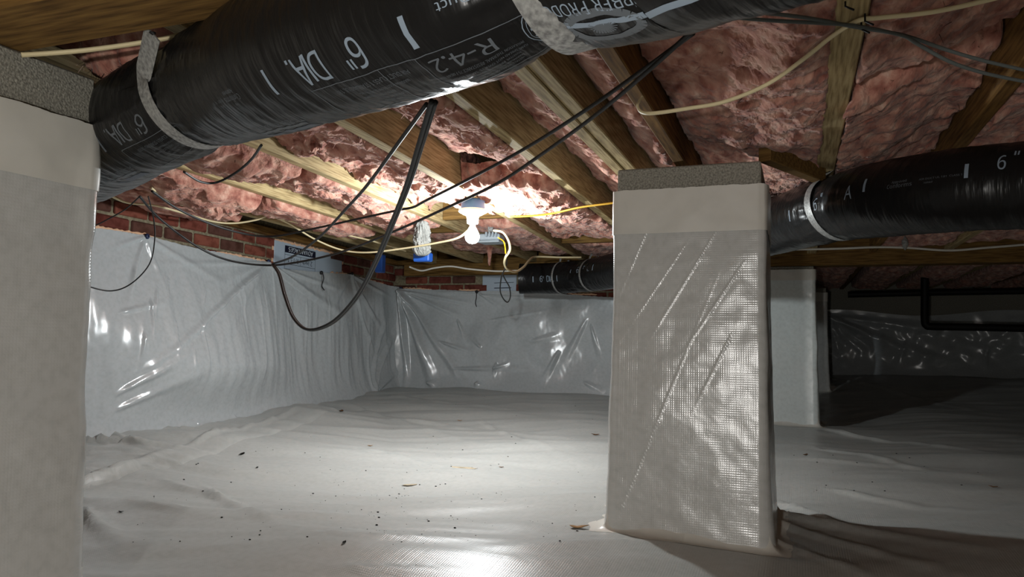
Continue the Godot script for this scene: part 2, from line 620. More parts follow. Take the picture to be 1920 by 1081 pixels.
func build_ground():
	for a in [
		[135, 918, 345, 858, 0.05, 0.035], [345, 858, 640, 768, 0.05, 0.022], [150, 858, 410, 862, 0.06, 0.04], [200, 830, 420, 830, 0.06, 0.035], [160, 835, 300, 870, 0.05, 0.03],
		[380, 905, 560, 985, 0.05, 0.018], [300, 900, 500, 930, 0.05, 0.016], [230, 935, 420, 960, 0.05, 0.018], [150, 950, 240, 1010, 0.05, 0.03],
		[720, 765, 1130, 800, 0.06, 0.012], [700, 790, 1130, 830, 0.06, 0.010], [640, 775, 1000, 850, 0.07, 0.010], [840, 745, 1130, 770, 0.05, 0.014], [900, 800, 1130, 870, 0.05, 0.008], [600, 830, 1100, 900, 0.08, 0.008],
		[620, 1040, 1060, 1055, 0.06, 0.010], [560, 985, 1040, 1010, 0.06, 0.008],
		[1450, 925, 1640, 990, 0.05, 0.026], [1440, 945, 1900, 1030, 0.06, 0.018], [1460, 960, 1850, 1070, 0.06, 0.014], [1445, 985, 1700, 1075, 0.05, 0.012], [1560, 905, 1900, 960, 0.08, 0.012],
		[1540, 800, 1900, 850, 0.07, 0.02], [1480, 850, 1900, 880, 0.08, 0.012], [1530, 830, 1900, 905, 0.08, 0.012], [1550, 740, 1900, 790, 0.1, 0.02]]:
		ground_creases.append([g2(a[0], a[1]), g2(a[2], a[3]), a[4], a[5]])
	var x0 := -3.22
	var x1 := 3.28
	var z0 := -8.58
	var z1 := 2.18
	var m := grid(300, 500, func(u: float, v: float):
		# finer cells where the photograph looks
		var x := lerpf(x0, x1, u)
		var z := lerpf(z1, z0, v)
		return Vector3(x, ground(x, z), z), Vector2(x1 - x0, z1 - z0))
	single("ground_liner", m, M.ground_film, "wide wrinkled white reinforced plastic sheet covering the whole crawl space ground", "plastic sheet")
	# the lap of a second sheet along the left wall
	var edge := [g2(128, 925, 0.03), g2(260, 880, 0.05), g2(345, 862, 0.06), g2(470, 818, 0.08), g2(640, 768, 0.1)]
	var lap := grid(120, 26, func(u: float, v: float):
		var k: float = u * (edge.size() - 1)
		var i := mini(int(k), edge.size() - 2)
		var p: Vector2 = edge[i].lerp(edge[i + 1], k - i)
		var q := p + Vector2(-0.45, -0.1) * v * (0.6 + 0.4 * u)
		var wob := 0.012 * n1.get_noise_2d(u * 3.0, 4.0)
		return Vector3(q.x + wob, ground(q.x + wob, q.y) - 0.003 + 0.016 * (1.0 - exp(-v * 14.0)) - 0.010 * minf(1.0, v * 1.2) + 0.006 * minf(1.0, v * 3.0) * absf(smooth_noise(q.x * 7.0, q.y * 7.0)), q.y), Vector2(1.9, 0.4))
	single("ground_sheet_lap", lap, M.ground_film, "overlapping edge of a second white plastic sheet, creased, on the ground along the left wall", "plastic sheet")

# ---------------------------------------------------------------- wall liners
func build_liners():
	# left wall
	var top := []
	for p in [[150, 424], [190, 428], [270, 441], [360, 464], [430, 477], [495, 490], [520, 503], [600, 510], [655, 514], [700, 527], [752, 541]]:
		top.append(on_left(p[0], p[1]))
	top[-1].x = 3.14
	var pins_l := [[268, 443], [497, 490], [597, 511], [655, 513], [672, 735]]
	var cr := []
	for a in [
		[497, 492, 150, 745, 0.035, 0.026], [497, 492, 200, 800, 0.12, 0.022], [500, 495, 660, 610, 0.06, 0.018], [500, 495, 590, 560, 0.04, 0.018], [500, 495, 640, 545, 0.03, 0.016],
		[497, 492, 240, 495, 0.03, 0.012], [497, 492, 330, 555, 0.05, 0.012], [268, 443, 200, 600, 0.04, 0.014], [268, 443, 190, 470, 0.03, 0.012], [268, 443, 450, 560, 0.05, 0.012], [268, 443, 300, 600, 0.04, 0.010],
		[655, 515, 720, 640, 0.05, 0.022], [655, 515, 700, 700, 0.04, 0.024], [655, 515, 600, 600, 0.05, 0.014], [655, 515, 735, 560, 0.03, 0.018],
		[672, 735, 742, 600, 0.07, 0.045], [672, 735, 720, 580, 0.05, 0.035], [672, 735, 750, 680, 0.05, 0.03], [672, 735, 690, 580, 0.03, 0.02],
		[508, 505, 498, 640, 0.020, 0.012], [470, 560, 450, 740, 0.018, 0.010], [430, 530, 420, 640, 0.018, 0.010], [340, 590, 328, 700, 0.018, 0.014], [365, 540, 350, 580, 0.018, 0.012], [440, 520, 425, 660, 0.016, 0.010], [485, 540, 470, 660, 0.016, 0.010], [300, 520, 285, 560, 0.016, 0.012], [255, 560, 240, 650, 0.02, 0.014], [310, 640, 300, 700, 0.016, 0.012], [290, 600, 275, 680, 0.018, 0.012], [228, 620, 212, 700, 0.02, 0.012],
		[180, 735, 330, 640, 0.05, 0.02], [180, 765, 330, 690, 0.05, 0.016], [195, 585, 300, 560, 0.03, 0.010], [240, 500, 215, 580, 0.03, 0.010], [270, 540, 240, 640, 0.025, 0.010],
		[570, 560, 560, 720, 0.03, 0.008], [610, 560, 600, 730, 0.03, 0.008], [535, 560, 525, 740, 0.02, 0.006], [330, 790, 340, 800, 0.02, 0.01], [400, 775, 410, 795, 0.02, 0.01]]:
		cr.append([on_left(a[0], a[1]), on_left(a[2], a[3]), a[4], a[5]])
	var s0 := -0.4
	var s1 := 3.14
	var m := grid(600, 150, func(u: float, v: float):
		var s := lerpf(s0, s1, u)
		var yt: float = profile_at(top, s) + 0.004 * n2.get_noise_2d(s * 2.0, 3)
		var foot := ground_base(wl(s, 0, 0).x, wl(s, 0, 0).z) - 0.02
		var y := lerpf(foot, yt, v)
		var p := Vector2(s, y)
		var hang := sin(v * PI)
		var d := 0.003 + 0.020 * hang + creases(p, cr)
		d += hang * (0.020 * smooth_noise(s * 1.5, y * 1.0) + 0.010 * smooth_noise(s * 4.5 + 5, y * 1.3) + 0.0048 * smooth_noise(s * 13.0 + 9, y * 2.4)) + 0.0006 * smooth_noise(s * 30.0, y * 16.0)
		d += 0.12 * pow(1 - v, 5) + 0.05 * step(2.95, 3.14, s)
		var swell := step(-0.25, 0.62, s + 0.05 * smooth_noise(s * 2.0, y * 3.0)) * step(1.9, 0.62, s)
		d += 0.15 * swell * step(0.0, 0.35, v) * step(1.0, 0.3, v)
		d = 0.008 + maxf(0.0, d)
		return wl(s, y, d), Vector2(s1 - s0, 1.0))
	var o := thing("wall_liner", "grey white shiny plastic sheet hung over the left brick wall, pulled into folds by pins", "plastic sheet")
	part("sheet", m, M.wall_film, o)
	for k in pins_l.size():
		var q: Vector2 = on_left(pins_l[k][0], pins_l[k][1])
		pin(o, wl(q.x, q.y, 0.02), LN, k < 2)
		if k == 2:
			pin_string(o, wl(q.x, q.y, 0.02), LN)
	for b in [[0.05, 0.42, 0.009], [0.86, 1.33, 0.009], [2.05, 2.3, 0.007], [2.5, 2.9, 0.006]]:
		var line := PackedVector3Array()
		for k in 40:
			var q := lerpf(b[0], b[1], k / 39.0)
			line.append(wl(q, profile_at(top, q) + 0.003 + 0.003 * n2.get_noise_2d(q * 2, 30), 0.004))
		part("foam_bead", bead_on(line, b[2], int(b[0] * 20)), M.spray_foam, o)
	# rear wall
	var top_r := []
	for p in [[752, 541], [830, 543], [900, 546], [965, 545], [1040, 550], [1140, 557]]:
		top_r.append(on_rear(p[0], p[1]))
	var cr2 := []
	for a in [
		[757, 545, 775, 760, 0.05, 0.075], [757, 545, 840, 770, 0.09, 0.085], [757, 545, 890, 740, 0.06, 0.05], [757, 545, 890, 570, 0.03, 0.02], [757, 545, 880, 600, 0.04, 0.025], [757, 545, 830, 640, 0.04, 0.03],
		[897, 548, 940, 575, 0.03, 0.015], [897, 548, 800, 548, 0.03, 0.015], [860, 600, 880, 650, 0.04, 0.02], [905, 650, 880, 625, 0.04, 0.02], [930, 690, 960, 680, 0.03, 0.025], [935, 680, 930, 710, 0.03, 0.02], [810, 715, 830, 720, 0.05, 0.03], [900, 715, 905, 725, 0.05, 0.03],
		[830, 640, 890, 660, 0.03, 0.02], [860, 690, 1000, 690, 0.04, 0.015], [1050, 660, 1020, 720, 0.05, 0.03], [1100, 600, 1040, 715, 0.06, 0.02], [1000, 640, 1080, 620, 0.06, 0.014], [1100, 715, 1140, 735, 0.05, 0.02], [1110, 610, 1130, 680, 0.04, 0.02],
		[960, 545, 1100, 552, 0.02, 0.014], [900, 553, 1050, 560, 0.015, 0.012], [920, 600, 1040, 580, 0.02, 0.01]]:
		cr2.append([on_rear(a[0], a[1]), on_rear(a[2], a[3]), a[4], a[5]])
	var x0 := -3.06
	var x1 := -0.72
	var mr := grid(400, 140, func(u: float, v: float):
		var x := lerpf(x0, x1, u)
		var yt: float = profile_at(top_r, x) + 0.004 * n2.get_noise_2d(x * 2.0, 8)
		var y := lerpf(ground_base(x, REAR) - 0.03, yt, v)
		var hang := sin(v * PI)
		var d := 0.003 + 0.025 * hang + creases(Vector2(x, y), cr2)
		d += hang * (0.030 * smooth_noise(x * 1.8 + 20, y * 1.8) + 0.009 * smooth_noise(x * 5.0 + 20, y * 3.0) + 0.001 * smooth_noise(x * 12.0, y * 9.0)) + 0.0005 * smooth_noise(x * 30.0, y * 16.0)
		d += 0.10 * pow(1 - v, 6) + 0.06 * step(-2.85, -3.06, x)
		d = 0.008 + maxf(0.0, d)
		return Vector3(x, y, REAR + d), Vector2(x1 - x0, 0.9))
	o = thing("wall_liner", "dull grey plastic sheet on the rear wall, gathered into a bright corner fold", "plastic sheet")
	part("sheet", mr, M.wall_film, o)
	for a in [[755, 541, true], [897, 547, false]]:
		var q := on_rear(a[0], a[1])
		pin(o, Vector3(q.x, q.y, REAR + 0.03), Vector3.BACK, a[2])
		if not a[2]:
			pin_string(o, Vector3(q.x, q.y, REAR + 0.03), Vector3.BACK)
	for a in [[756, 537, 810, 540], [860, 541, 900, 541], [1065, 548, 1120, 549]]:
		var q := on_rear(a[0], a[1])
		var e := on_rear(a[2], a[3])
		part("foam_bead", bead(Vector3(q.x, q.y - 0.01, REAR + 0.004), Vector3(e.x, e.y - 0.01, REAR + 0.004), 0.006, 3 + a[0] % 5), M.spray_foam, o)
	# far wall on the right, in the dark
	var cr3 := []
	var zf := -8.58
	var onf := func(px: float, py: float): 
		var p := at_z(px, py, zf)
		return Vector2(p.x, p.y)
	for a in [[1550, 592, 1640, 690, 0.12, 0.07], [1550, 592, 1760, 700, 0.14, 0.07], [1550, 592, 1900, 735, 0.12, 0.05], [1550, 592, 1850, 630, 0.10, 0.04], [1550, 592, 1585, 690, 0.07, 0.05], [1760, 600, 1720, 720, 0.12, 0.03], [1900, 610, 1800, 690, 0.12, 0.03], [1700, 640, 1680, 690, 0.06, 0.03], [1850, 650, 1840, 720, 0.06, 0.03]]:
		cr3.append([onf.call(a[0], a[1]), onf.call(a[2], a[3]), a[4], a[5]])
	var mf := grid(260, 70, func(u: float, v: float):
		var x := lerpf(-0.72, 3.28, u)
		var y := lerpf(ground_base(x, zf) - 0.03, 0.86 + 0.03 * sin(x * 4), v)
		var d := 0.01 + creases(Vector2(x, y), cr3) + sin(v * PI) * (0.03 * smooth_noise(x * 2.0 + 40, y * 2.5) + 0.016 * smooth_noise(x * 7.0, y * 7.0)) + 0.1 * pow(1 - v, 6)
		return Vector3(x, y, zf + d), Vector2(4.0, 0.8))
	single("wall_liner", mf, M.wall_film, "dark glossy plastic sheet with folds fanning from one corner, on the far wall at right", "plastic sheet")

func pin_string(o: Node, p: Vector3, n: Vector3):             # the cut tie that hangs from a pin
	part("tie", tube(smooth_path([p + n * 0.01, p + n * 0.016 + Vector3(0.004, -0.04, 0), p + n * 0.012 + Vector3(-0.004, -0.085, 0), p + n * 0.02 + Vector3(0.008, -0.115, 0)], 6), 0.0035, 6), M.pin_black, o)

func pin(o: Node, p: Vector3, n: Vector3, blue: bool):
	var t := lathe([Vector2(0.0, 0.012), Vector2(0.008, 0.011), Vector2(0.0125, 0.006), Vector2(0.013, 0.0), Vector2(0.005, -0.001), Vector2(0.004, -0.02), Vector2(0.0, -0.03)], 12)
	var q := part("pin", t, M.pin_blue if blue else M.pin_black, o, p)
	q.basis = Basis(Quaternion(Vector3.UP, n))

func bead_on(path: PackedVector3Array, r: float, s: int) -> ArrayMesh:
	var last := path.size() - 1
	var d := (path[last] - path[0]).normalized()
	var side := d.cross(Vector3.UP).normalized()
	return grid(10, last, func(u: float, v: float):
		var j := int(round(v * last))
		var q: float = u * TAU
		var lump := maxf(0.12, 0.55 + 1.3 * n2.get_noise_2d(v * (path[0].distance_to(path[last])) * 1.6, s))
		var rr := r * lump * sqrt(maxf(0.0, 1.0 - pow(2.0 * v - 1.0, 12))) * (1.0 + 0.5 * n2.get_noise_3d(path[j].x * 3.0, s + cos(q) * 0.05, path[j].z * 3.0 + sin(q) * 0.05))
		return path[j] + side * cos(q) * rr + Vector3.UP * sin(q) * rr, Vector2.ONE, true, true)

func bead(a: Vector3, b: Vector3, r: float, s: int) -> ArrayMesh:
	var path := PackedVector3Array()
	var n := int(a.distance_to(b) / 0.008) + 2
	for k in n + 1:
		path.append(a.lerp(b, float(k) / n) + Vector3(0, 0.006 * n2.get_noise_2d(k * 0.02, s), 0))
	var last := path.size() - 1
	var d := (b - a).normalized()
	var side := d.cross(Vector3.UP).normalized()
	return grid(10, last, func(u: float, v: float):
		var j := int(round(v * last))
		var e := sqrt(maxf(0.0, 1.0 - pow(2.0 * v - 1.0, 8)))
		var q: float = u * TAU
		var rr := r * e * (1.0 + 0.9 * n2.get_noise_3d(path[j].x * 2.0, s + cos(q) * 0.03, path[j].z * 2.0 + sin(q) * 0.03))
		return path[j] + side * cos(q) * rr + Vector3.UP * sin(q) * rr, Vector2.ONE, true, true)

# ---------------------------------------------------------------- flat print
func text_mesh(s: String, height: float, depth := 0.0008) -> ArrayMesh:
	var t := TextMesh.new()
	var f := SystemFont.new()
	f.font_names = PackedStringArray(["Droid Sans"])
	t.font = f
	t.text = s
	t.font_size = 32
	t.pixel_size = height / (0.714 * 32)
	t.depth = depth
	t.curve_step = 1.0
	t.horizontal_alignment = HORIZONTAL_ALIGNMENT_CENTER
	t.vertical_alignment = VERTICAL_ALIGNMENT_CENTER
	var m := ArrayMesh.new()
	for k in t.get_surface_count():
		m.add_surface_from_arrays(Mesh.PRIMITIVE_TRIANGLES, t.surface_get_arrays(k))
	return m

# text, lines and bars as triangles of the plane (x right, y up), to be laid onto a curved surface
func print_tris(items: Array) -> PackedVector2Array:
	var out := PackedVector2Array()
	for it in items:
		if it[0] is String:
			var tm := TextMesh.new()
			var f := SystemFont.new()
			f.font_names = PackedStringArray(["Droid Sans"])
			tm.font = f
			tm.text = it[0]
			tm.font_size = 32
			tm.pixel_size = it[2] / (0.714 * 32)
			tm.depth = 0.0
			tm.curve_step = 2.0
			var a := tm.surface_get_arrays(0)
			var v: PackedVector3Array = a[Mesh.ARRAY_VERTEX]
			var ix: PackedInt32Array = a[Mesh.ARRAY_INDEX] if a[Mesh.ARRAY_INDEX] != null else PackedInt32Array(range(v.size()))
			for k in ix:
				out.append(Vector2(v[k].x * (it[3] if it.size() > 3 else 1.0), v[k].y) + it[1])
		else:                                                  # a bar: [from, to, width]
			var d: Vector2 = (it[1] - it[0]).normalized().orthogonal() * it[2] / 2
			for q in [it[0] - d, it[1] + d, it[0] + d, it[0] - d, it[1] - d, it[1] + d]:
				out.append(q)
	return out

func subdivide(t: PackedVector2Array, longest: float) -> PackedVector2Array:
	var todo := t
	var out := PackedVector2Array()
	var guard := 0
	while todo.size() and guard < 14:
		guard += 1
		var next := PackedVector2Array()
		for k in range(0, todo.size(), 3):
			var p := [todo[k], todo[k + 1], todo[k + 2]]
			var e := 0
			for i in 3:
				if p[i].distance_squared_to(p[(i + 1) % 3]) > p[e].distance_squared_to(p[(e + 1) % 3]):
					e = i
			if p[e].distance_to(p[(e + 1) % 3]) <= longest:
				out.append_array(PackedVector2Array(p))
			else:
				var mid: Vector2 = (p[e] + p[(e + 1) % 3]) / 2
				next.append_array(PackedVector2Array([p[e], mid, p[(e + 2) % 3], mid, p[(e + 1) % 3], p[(e + 2) % 3]]))
		todo = next
	out.append_array(todo)
	return out

func laid(t: PackedVector2Array, f: Callable) -> ArrayMesh:
	var st := SurfaceTool.new()
	st.begin(Mesh.PRIMITIVE_TRIANGLES)
	for q in t:
		var r: Array = f.call(q)
		st.set_normal(r[1])
		st.add_vertex(r[0])
	return st.commit()

func build_foam_boards():
	var a := on_left(514, 452)
	var b := on_left(641, 484)
	var o := thing("foam_board", "pale blue foam insulation board printed with upside-down lettering, filling a vent in the left wall", "insulation board")
	var st := new_st()
	var t := Transform3D(Basis(LD, Vector3.UP, -LN), Vector3.ZERO)
	var mid := (a.x + b.x) / 2
	var pm := on_left(563, 471).x
	var hw := (b.x - a.x) / 2
	add_box(st, Transform3D(t.basis, wl(mid, 0.96, -0.027)), Vector3(hw * 2, 0.25, 0.06), 0.003)
	part("board", done(st), M.board_foam, o)
	# print lies 1 mm proud of the board, turned half round
	var lay := func(q: Vector2): return [wl(pm - q.x, 1.045 - q.y, 0.0045), LN]
	part("header_bar", laid(print_tris([[Vector2(-0.178, 0), Vector2(0.178, 0), 0.042]]), lay), M.print_navy, o)
	var lay2 := func(q: Vector2): return [wl(pm - q.x, 1.045 - q.y, 0.0055), LN]
	part("header_lettering", laid(print_tris([["ADVANTAGES", Vector2(0, -0.002), 0.026, 1.3]]), lay2), M.print_white, o)
	for l in [["2 inch", -0.08], ["R-13.1", 0.085]]:
		part("table_lettering", laid(print_tris([[l[0], Vector2(l[1], 0.062), 0.028, 1.15]]), lay), M.print_navy, o)
	for l in [[-0.178, 0.034, 0.178, 0.034], [-0.178, 0.09, 0.178, 0.09], [0.0, 0.034, 0.0, 0.09], [-0.178, -0.01, -0.178, 0.13], [0.178, -0.01, 0.178, 0.13], [-0.178, 0.12, 0.178, 0.12]]:
		part("table_line", laid(print_tris([[Vector2(l[0], l[1]), Vector2(l[2], l[3]), 0.0022]]), lay), M.print_navy, o)
	for s in [[a.x - 0.012, 0.93, a.x - 0.012, 1.085], [a.x, 1.088, b.x - 0.1, 1.086], [b.x + 0.012, 0.93, b.x + 0.012, 1.08]]:
		part("foam_bead", bead(wl(s[0], s[1], 0.0), wl(s[2], s[3], 0.001), 0.008, int(s[0] * 7)), M.spray_foam, o)
	var p := on_rear(905, 516)
	var q2 := on_rear(968, 546)
	o = thing("foam_board", "small pale foam board in the rear wall vent, beside where the black duct ends", "insulation board")
	part("board", box_between(Vector3(p.x, q2.y - 0.1, REAR - 0.05), Vector3(q2.x, p.y, REAR + 0.003)), M.board_foam, o)
	var lay3 := func(q: Vector2): return [Vector3(q2.x - 0.13 + q.x, p.y - 0.045 + q.y, REAR + 0.0045), Vector3.BACK]
	part("printed_lines", laid(print_tris([[Vector2(-0.05, -0.015), Vector2(0.11, -0.012), 0.004], [Vector2(-0.05, -0.055), Vector2(0.09, -0.053), 0.006]]), lay3), M.print_navy, o)

# ---------------------------------------------------------------- piers
func build_piers():
	pier(Vector3(-0.486, 0, -2.09), Vector2(0.405, 0.40), 0.955, "middle block pier wrapped in sparkling white woven plastic, bare grey block on top", 1, [0.955, 0.83])
	pier(Vector3(-1.712, 0, -0.65), Vector2(0.44, 0.40), 0.925, "nearest block pier at left, wrapped in matte white plastic under the big beam", 2, [0.925, 0.80])
	pier(Vector3(-0.29, 0, -5.09), Vector2(0.40, 0.40), 1.0, "pale bluish plastic wrapped pier standing behind the middle pier at right", 3, [1.0, 0.93])
	pier(Vector3(-0.15, 0, -7.12), Vector2(0.40, 0.40), 0.98, "farthest dim plastic wrapped pier, a thin sliver beside the dark far wall", 4, [0.98, 0.9])

# corner: front left corner of the block, which faces +z; the wrap is a rounded, slightly loose sleeve
func pier(corner: Vector3, size: Vector2, wrap_top: float, label: String, s: int, tape: Array):
	var foot := ground_base(corner.x + size.x / 2, corner.z - size.y / 2)
	var o := thing("block_pier", label, "pier", Vector3(corner.x + size.x / 2, 0, corner.z - size.y / 2))
	var st := new_st()
	for k in 5:
		var y1 := 1.02 - k * 0.2032
		add_box(st, Transform3D(Basis(), Vector3(0, y1 - 0.0985, 0)), Vector3(size.x - 0.012, 0.197, size.y - 0.012), 0.004)
	part("concrete_blocks", done(st), M.concrete_block, o)
	var hx := size.x / 2
	var hz := size.y / 2
	var per := 2 * (size.x + size.y)
	var sleeve := func(low: float, high: float, out: float, fine: float, nv: int, sag: float):
		return grid(440 if s == 1 else 240, nv, func(u: float, v: float):
			var y := lerpf(low, high, v)
			var dist: float = u * per
			var p: Vector2
			var n: Vector2
			var c := 0.014
			if dist < size.x:
				p = Vector2(-hx + dist, hz); n = Vector2(0, 1)
			elif dist < size.x + size.y:
				p = Vector2(hx, hz - (dist - size.x)); n = Vector2(1, 0)
			elif dist < 2 * size.x + size.y:
				p = Vector2(hx - (dist - size.x - size.y), -hz); n = Vector2(0, -1)
			else:
				p = Vector2(-hx, -hz + (dist - 2 * size.x - size.y)); n = Vector2(-1, 0)
			# rounded corners
			var q := p.clamp(Vector2(-hx + c, -hz + c), Vector2(hx - c, hz - c))
			if (p - q).length() > 1e-5 and absf(p.x) > hx - c and absf(p.y) > hz - c:
				n = (p - q).normalized()
				p = q + n * c
			var w := p + Vector2(s * 3.1, s * 1.7)
			var d: float = out + fine * (0.8 * n1.get_noise_3d(w.x * 0.7, y * 0.8, w.y * 0.7) + 0.10 * n2.get_noise_3d(w.x * 0.8 + y * 0.4, y * 0.7, w.y * 0.8))
			d += 0.012 * maxf(0.0, n1.get_noise_3d(w.x * 0.8, y * 0.5, w.y * 0.8)) * step(0.0, 0.4, y) * (1.0 if n.x > 0.5 or n.x < -0.5 else 0.25)
			d += sag * pow(1 - v, 3)
			if fine > 0.005:
				d += creases(Vector2(p.x, y), [[Vector2(-hx + 0.02, 0.04), Vector2(hx - 0.09, 0.78), 0.005, 0.0022], [Vector2(-0.1, 0.86), Vector2(-hx, 0.62), 0.006, 0.0022], [Vector2(0.0, 0.8), Vector2(-hx, 0.5), 0.005, 0.002], [Vector2(0.08, 0.83), Vector2(-0.12, 0.5), 0.006, 0.003], [Vector2(0.15, 0.74), Vector2(-0.02, 0.48), 0.006, 0.003], [Vector2(0.12, 0.55), Vector2(0.0, 0.3), 0.006, 0.002]]) * (1.0 if n.y > 0.5 else 0.0)
			var edge := 0.003 * n2.get_noise_2d(dist * 1.5, s) if v > 0.98 else 0.0
			return Vector3(p.x + n.x * d, y + edge, p.y + n.y * d), Vector2(per, high - low), false, true)
	part("plastic_wrap", sleeve.call(foot - 0.02, tape[1] + 0.03, 0.006, 0.006, 220 if s == 1 else 110, 0.02), M.pier_film_pale if s == 3 else M.pier_film, o)
	# upper band of smooth film taped over the wrap
	part("tape_band", sleeve.call(tape[1], tape[0], 0.0085, 0.0045, 26, 0.0), M.tape, o)
	# skirt that turns out onto the ground
	var base_y := foot
	var sk := grid(120, 14, func(u: float, v: float):
		var a: float = u * TAU
		var dir := Vector2(sin(a), cos(a))
		var k := 1.0 / maxf(absf(dir.x) / (hx + 0.012), absf(dir.y) / (hz + 0.012))
		var r := k + v * v * (0.06 + 0.04 * n1.get_noise_2d(dir.x * 0.4 + s, dir.y * 0.4))
		var x: float = dir.x * r
		var z: float = dir.y * r
		var g := ground(o.position.x + x, o.position.z + z)
		return Vector3(x, g + 0.0006 + 0.004 * (1 - v) + 0.075 * pow(1 - v, 3.0) + 0.003 * absf(smooth_noise(x * 12.0, z * 12.0)) * (1 - v), z), Vector2(1.8, 0.15), true, true)
	part("taped_skirt", sk, M.tape, o)
	if s != 2 and s < 4:
		# wood shims between the block and what it carries
		for k in 2:
			part("shim", box(Vector3(0.10, JOIST_Y - 1.02 - 0.006 if s == 1 else 0.003, 0.06), 0.002), M.wood_girder, o, Vector3(-0.12 + 0.17 * k, (JOIST_Y + 1.02) / 2 if s == 1 else 1.0215, -0.165))

# ---------------------------------------------------------------- pink wool between the joists
func build_batts():
	# [left x, right x, near z, far z, height of the underside over the joists at left, at right, sag, roughness, label]
	var g := "pink fiberglass batts between the joists"
	var list := [
		[-2.80, -2.44, -1.0, -2.9, 0.03, -0.03, 0.06, 1.0, "pink batt in the joist bay nearest the left wall, hanging low beside the duct"],
		[-2.402, -2.04, -1.1, -2.5, 0.02, -0.04, 0.08, 1.1, "pink batt sagging in the second joist bay from the left wall", 0.03],
		[-2.402, -2.04, -2.56, -3.55, 0.03, -0.03, 0.06, 1.0, "low pink batt over the left brick wall's foam board, next to cream cable", 0.02],
		[-2.002, -1.605, -1.1, -2.15, 0.05, -0.03, 0.07, 1.0, "torn pink batt with a drooping corner beside the thin black wire under the duct", 0.03],
		[-2.002, -1.605, -2.2, -3.45, 0.06, 0.0, 0.07, 1.1, "lumpy pink batt between the bright batt and the left wall batts", 0.04],
		[-1.567, -1.21, -1.05, -3.22, 0.05, 0.0, 0.11, 1.7, "brightest ragged pink batt left of the bare bulb, almost white from its light", -0.075],
		[-1.172, -0.777, -1.05, -2.50, 0.12, 0.0, 0.06, 1.7, "shaggy pink batt with white torn fibers, in front of the bare bulb's joist", -0.04],
		[-1.172, -0.777, -2.53, -3.30, 0.0, -0.01, 0.045, 1.2, "pink batt right of the bare bulb with a glowing ragged far edge"],
		[-1.172, -0.777, -3.36, -4.2, 0.05, 0.0, 0.05, 1.0, "dim pink batt over the grey junction box behind the bulb"],
		[-0.739, -0.569, -1.0, -4.3, 0.12, 0.03, 0.02, 0.9, "narrow strip of pink batt squeezed between two close joists left of the middle pier"],
		[-0.492, -0.367, -1.0, -4.6, 0.10, 0.02, 0.02, 0.9, "narrow pink batt right of the doubled joist, ending over the middle pier's left half"],
		[-0.329, 0.073, -1.0, -3.0, 0.09, 0.0, 0.03, 0.8, "broad dusky pink batt above the middle pier, crossed by the cream cable"],
		[0.121, 0.425, -1.0, -1.80, 0.0, 0.09, 0.03, 0.9, "dusky pink batt at upper right where two grey cables cross"],
		[0.121, 0.425, -1.83, -3.4, -0.005, 0.08, 0.05, 0.9, "bulging dusky pink batt above the right duct's metal strap"],
		[0.463, 0.83, -1.0, -3.2, 0.02, 0.02, 0.04, 0.8, "dark pink batt in the joist bay at the right edge of the picture"],
		[-2.002, -1.605, -3.82, -5.0, 0.06, 0.03, 0.03, 0.9, "far dim pink batt near the rear left corner over the sill"],
		[-1.567, -1.21, -3.65, -5.0, 0.05, 0.02, 0.03, 0.9, "far pink batt behind the bulb, close to the rear wall"],
		[-1.172, -0.777, -4.42, -5.1, 0.04, 0.0, 0.05, 0.9, "far pink batt over the rear end of the black duct"],
		[-0.329, 0.073, -3.05, -4.9, 0.04, 0.02, 0.04, 0.8, "dark pink batt behind the middle pier over the duct's bend"],
		[0.463, 0.83, -3.36, -5.0, 0.03, 0.03, 0.04, 0.8, "shadowy pink batt above the far girder at right"],
		[0.868, 1.235, -1.4, -4.9, 0.03, 0.03, 0.04, 0.7, "shadowy pink batt over the right duct near the picture's edge"]]
	for k in list.size():
		batt(list[k], k, g)
	for k in 5:                                                # behind the far girder, in the dark
		batt([0.111 + 0.405 * k, 0.425 + 0.4 * k, -5.4, -8.3, 0.0, 0.0, 0.06, 0.8, "pink batt beyond the far girder in the dark right part, %s" % ["next to the farthest pier", "second from the farthest pier", "third from the farthest pier", "fourth from the farthest pier", "last toward the right wall"][k]], 30 + k, g)

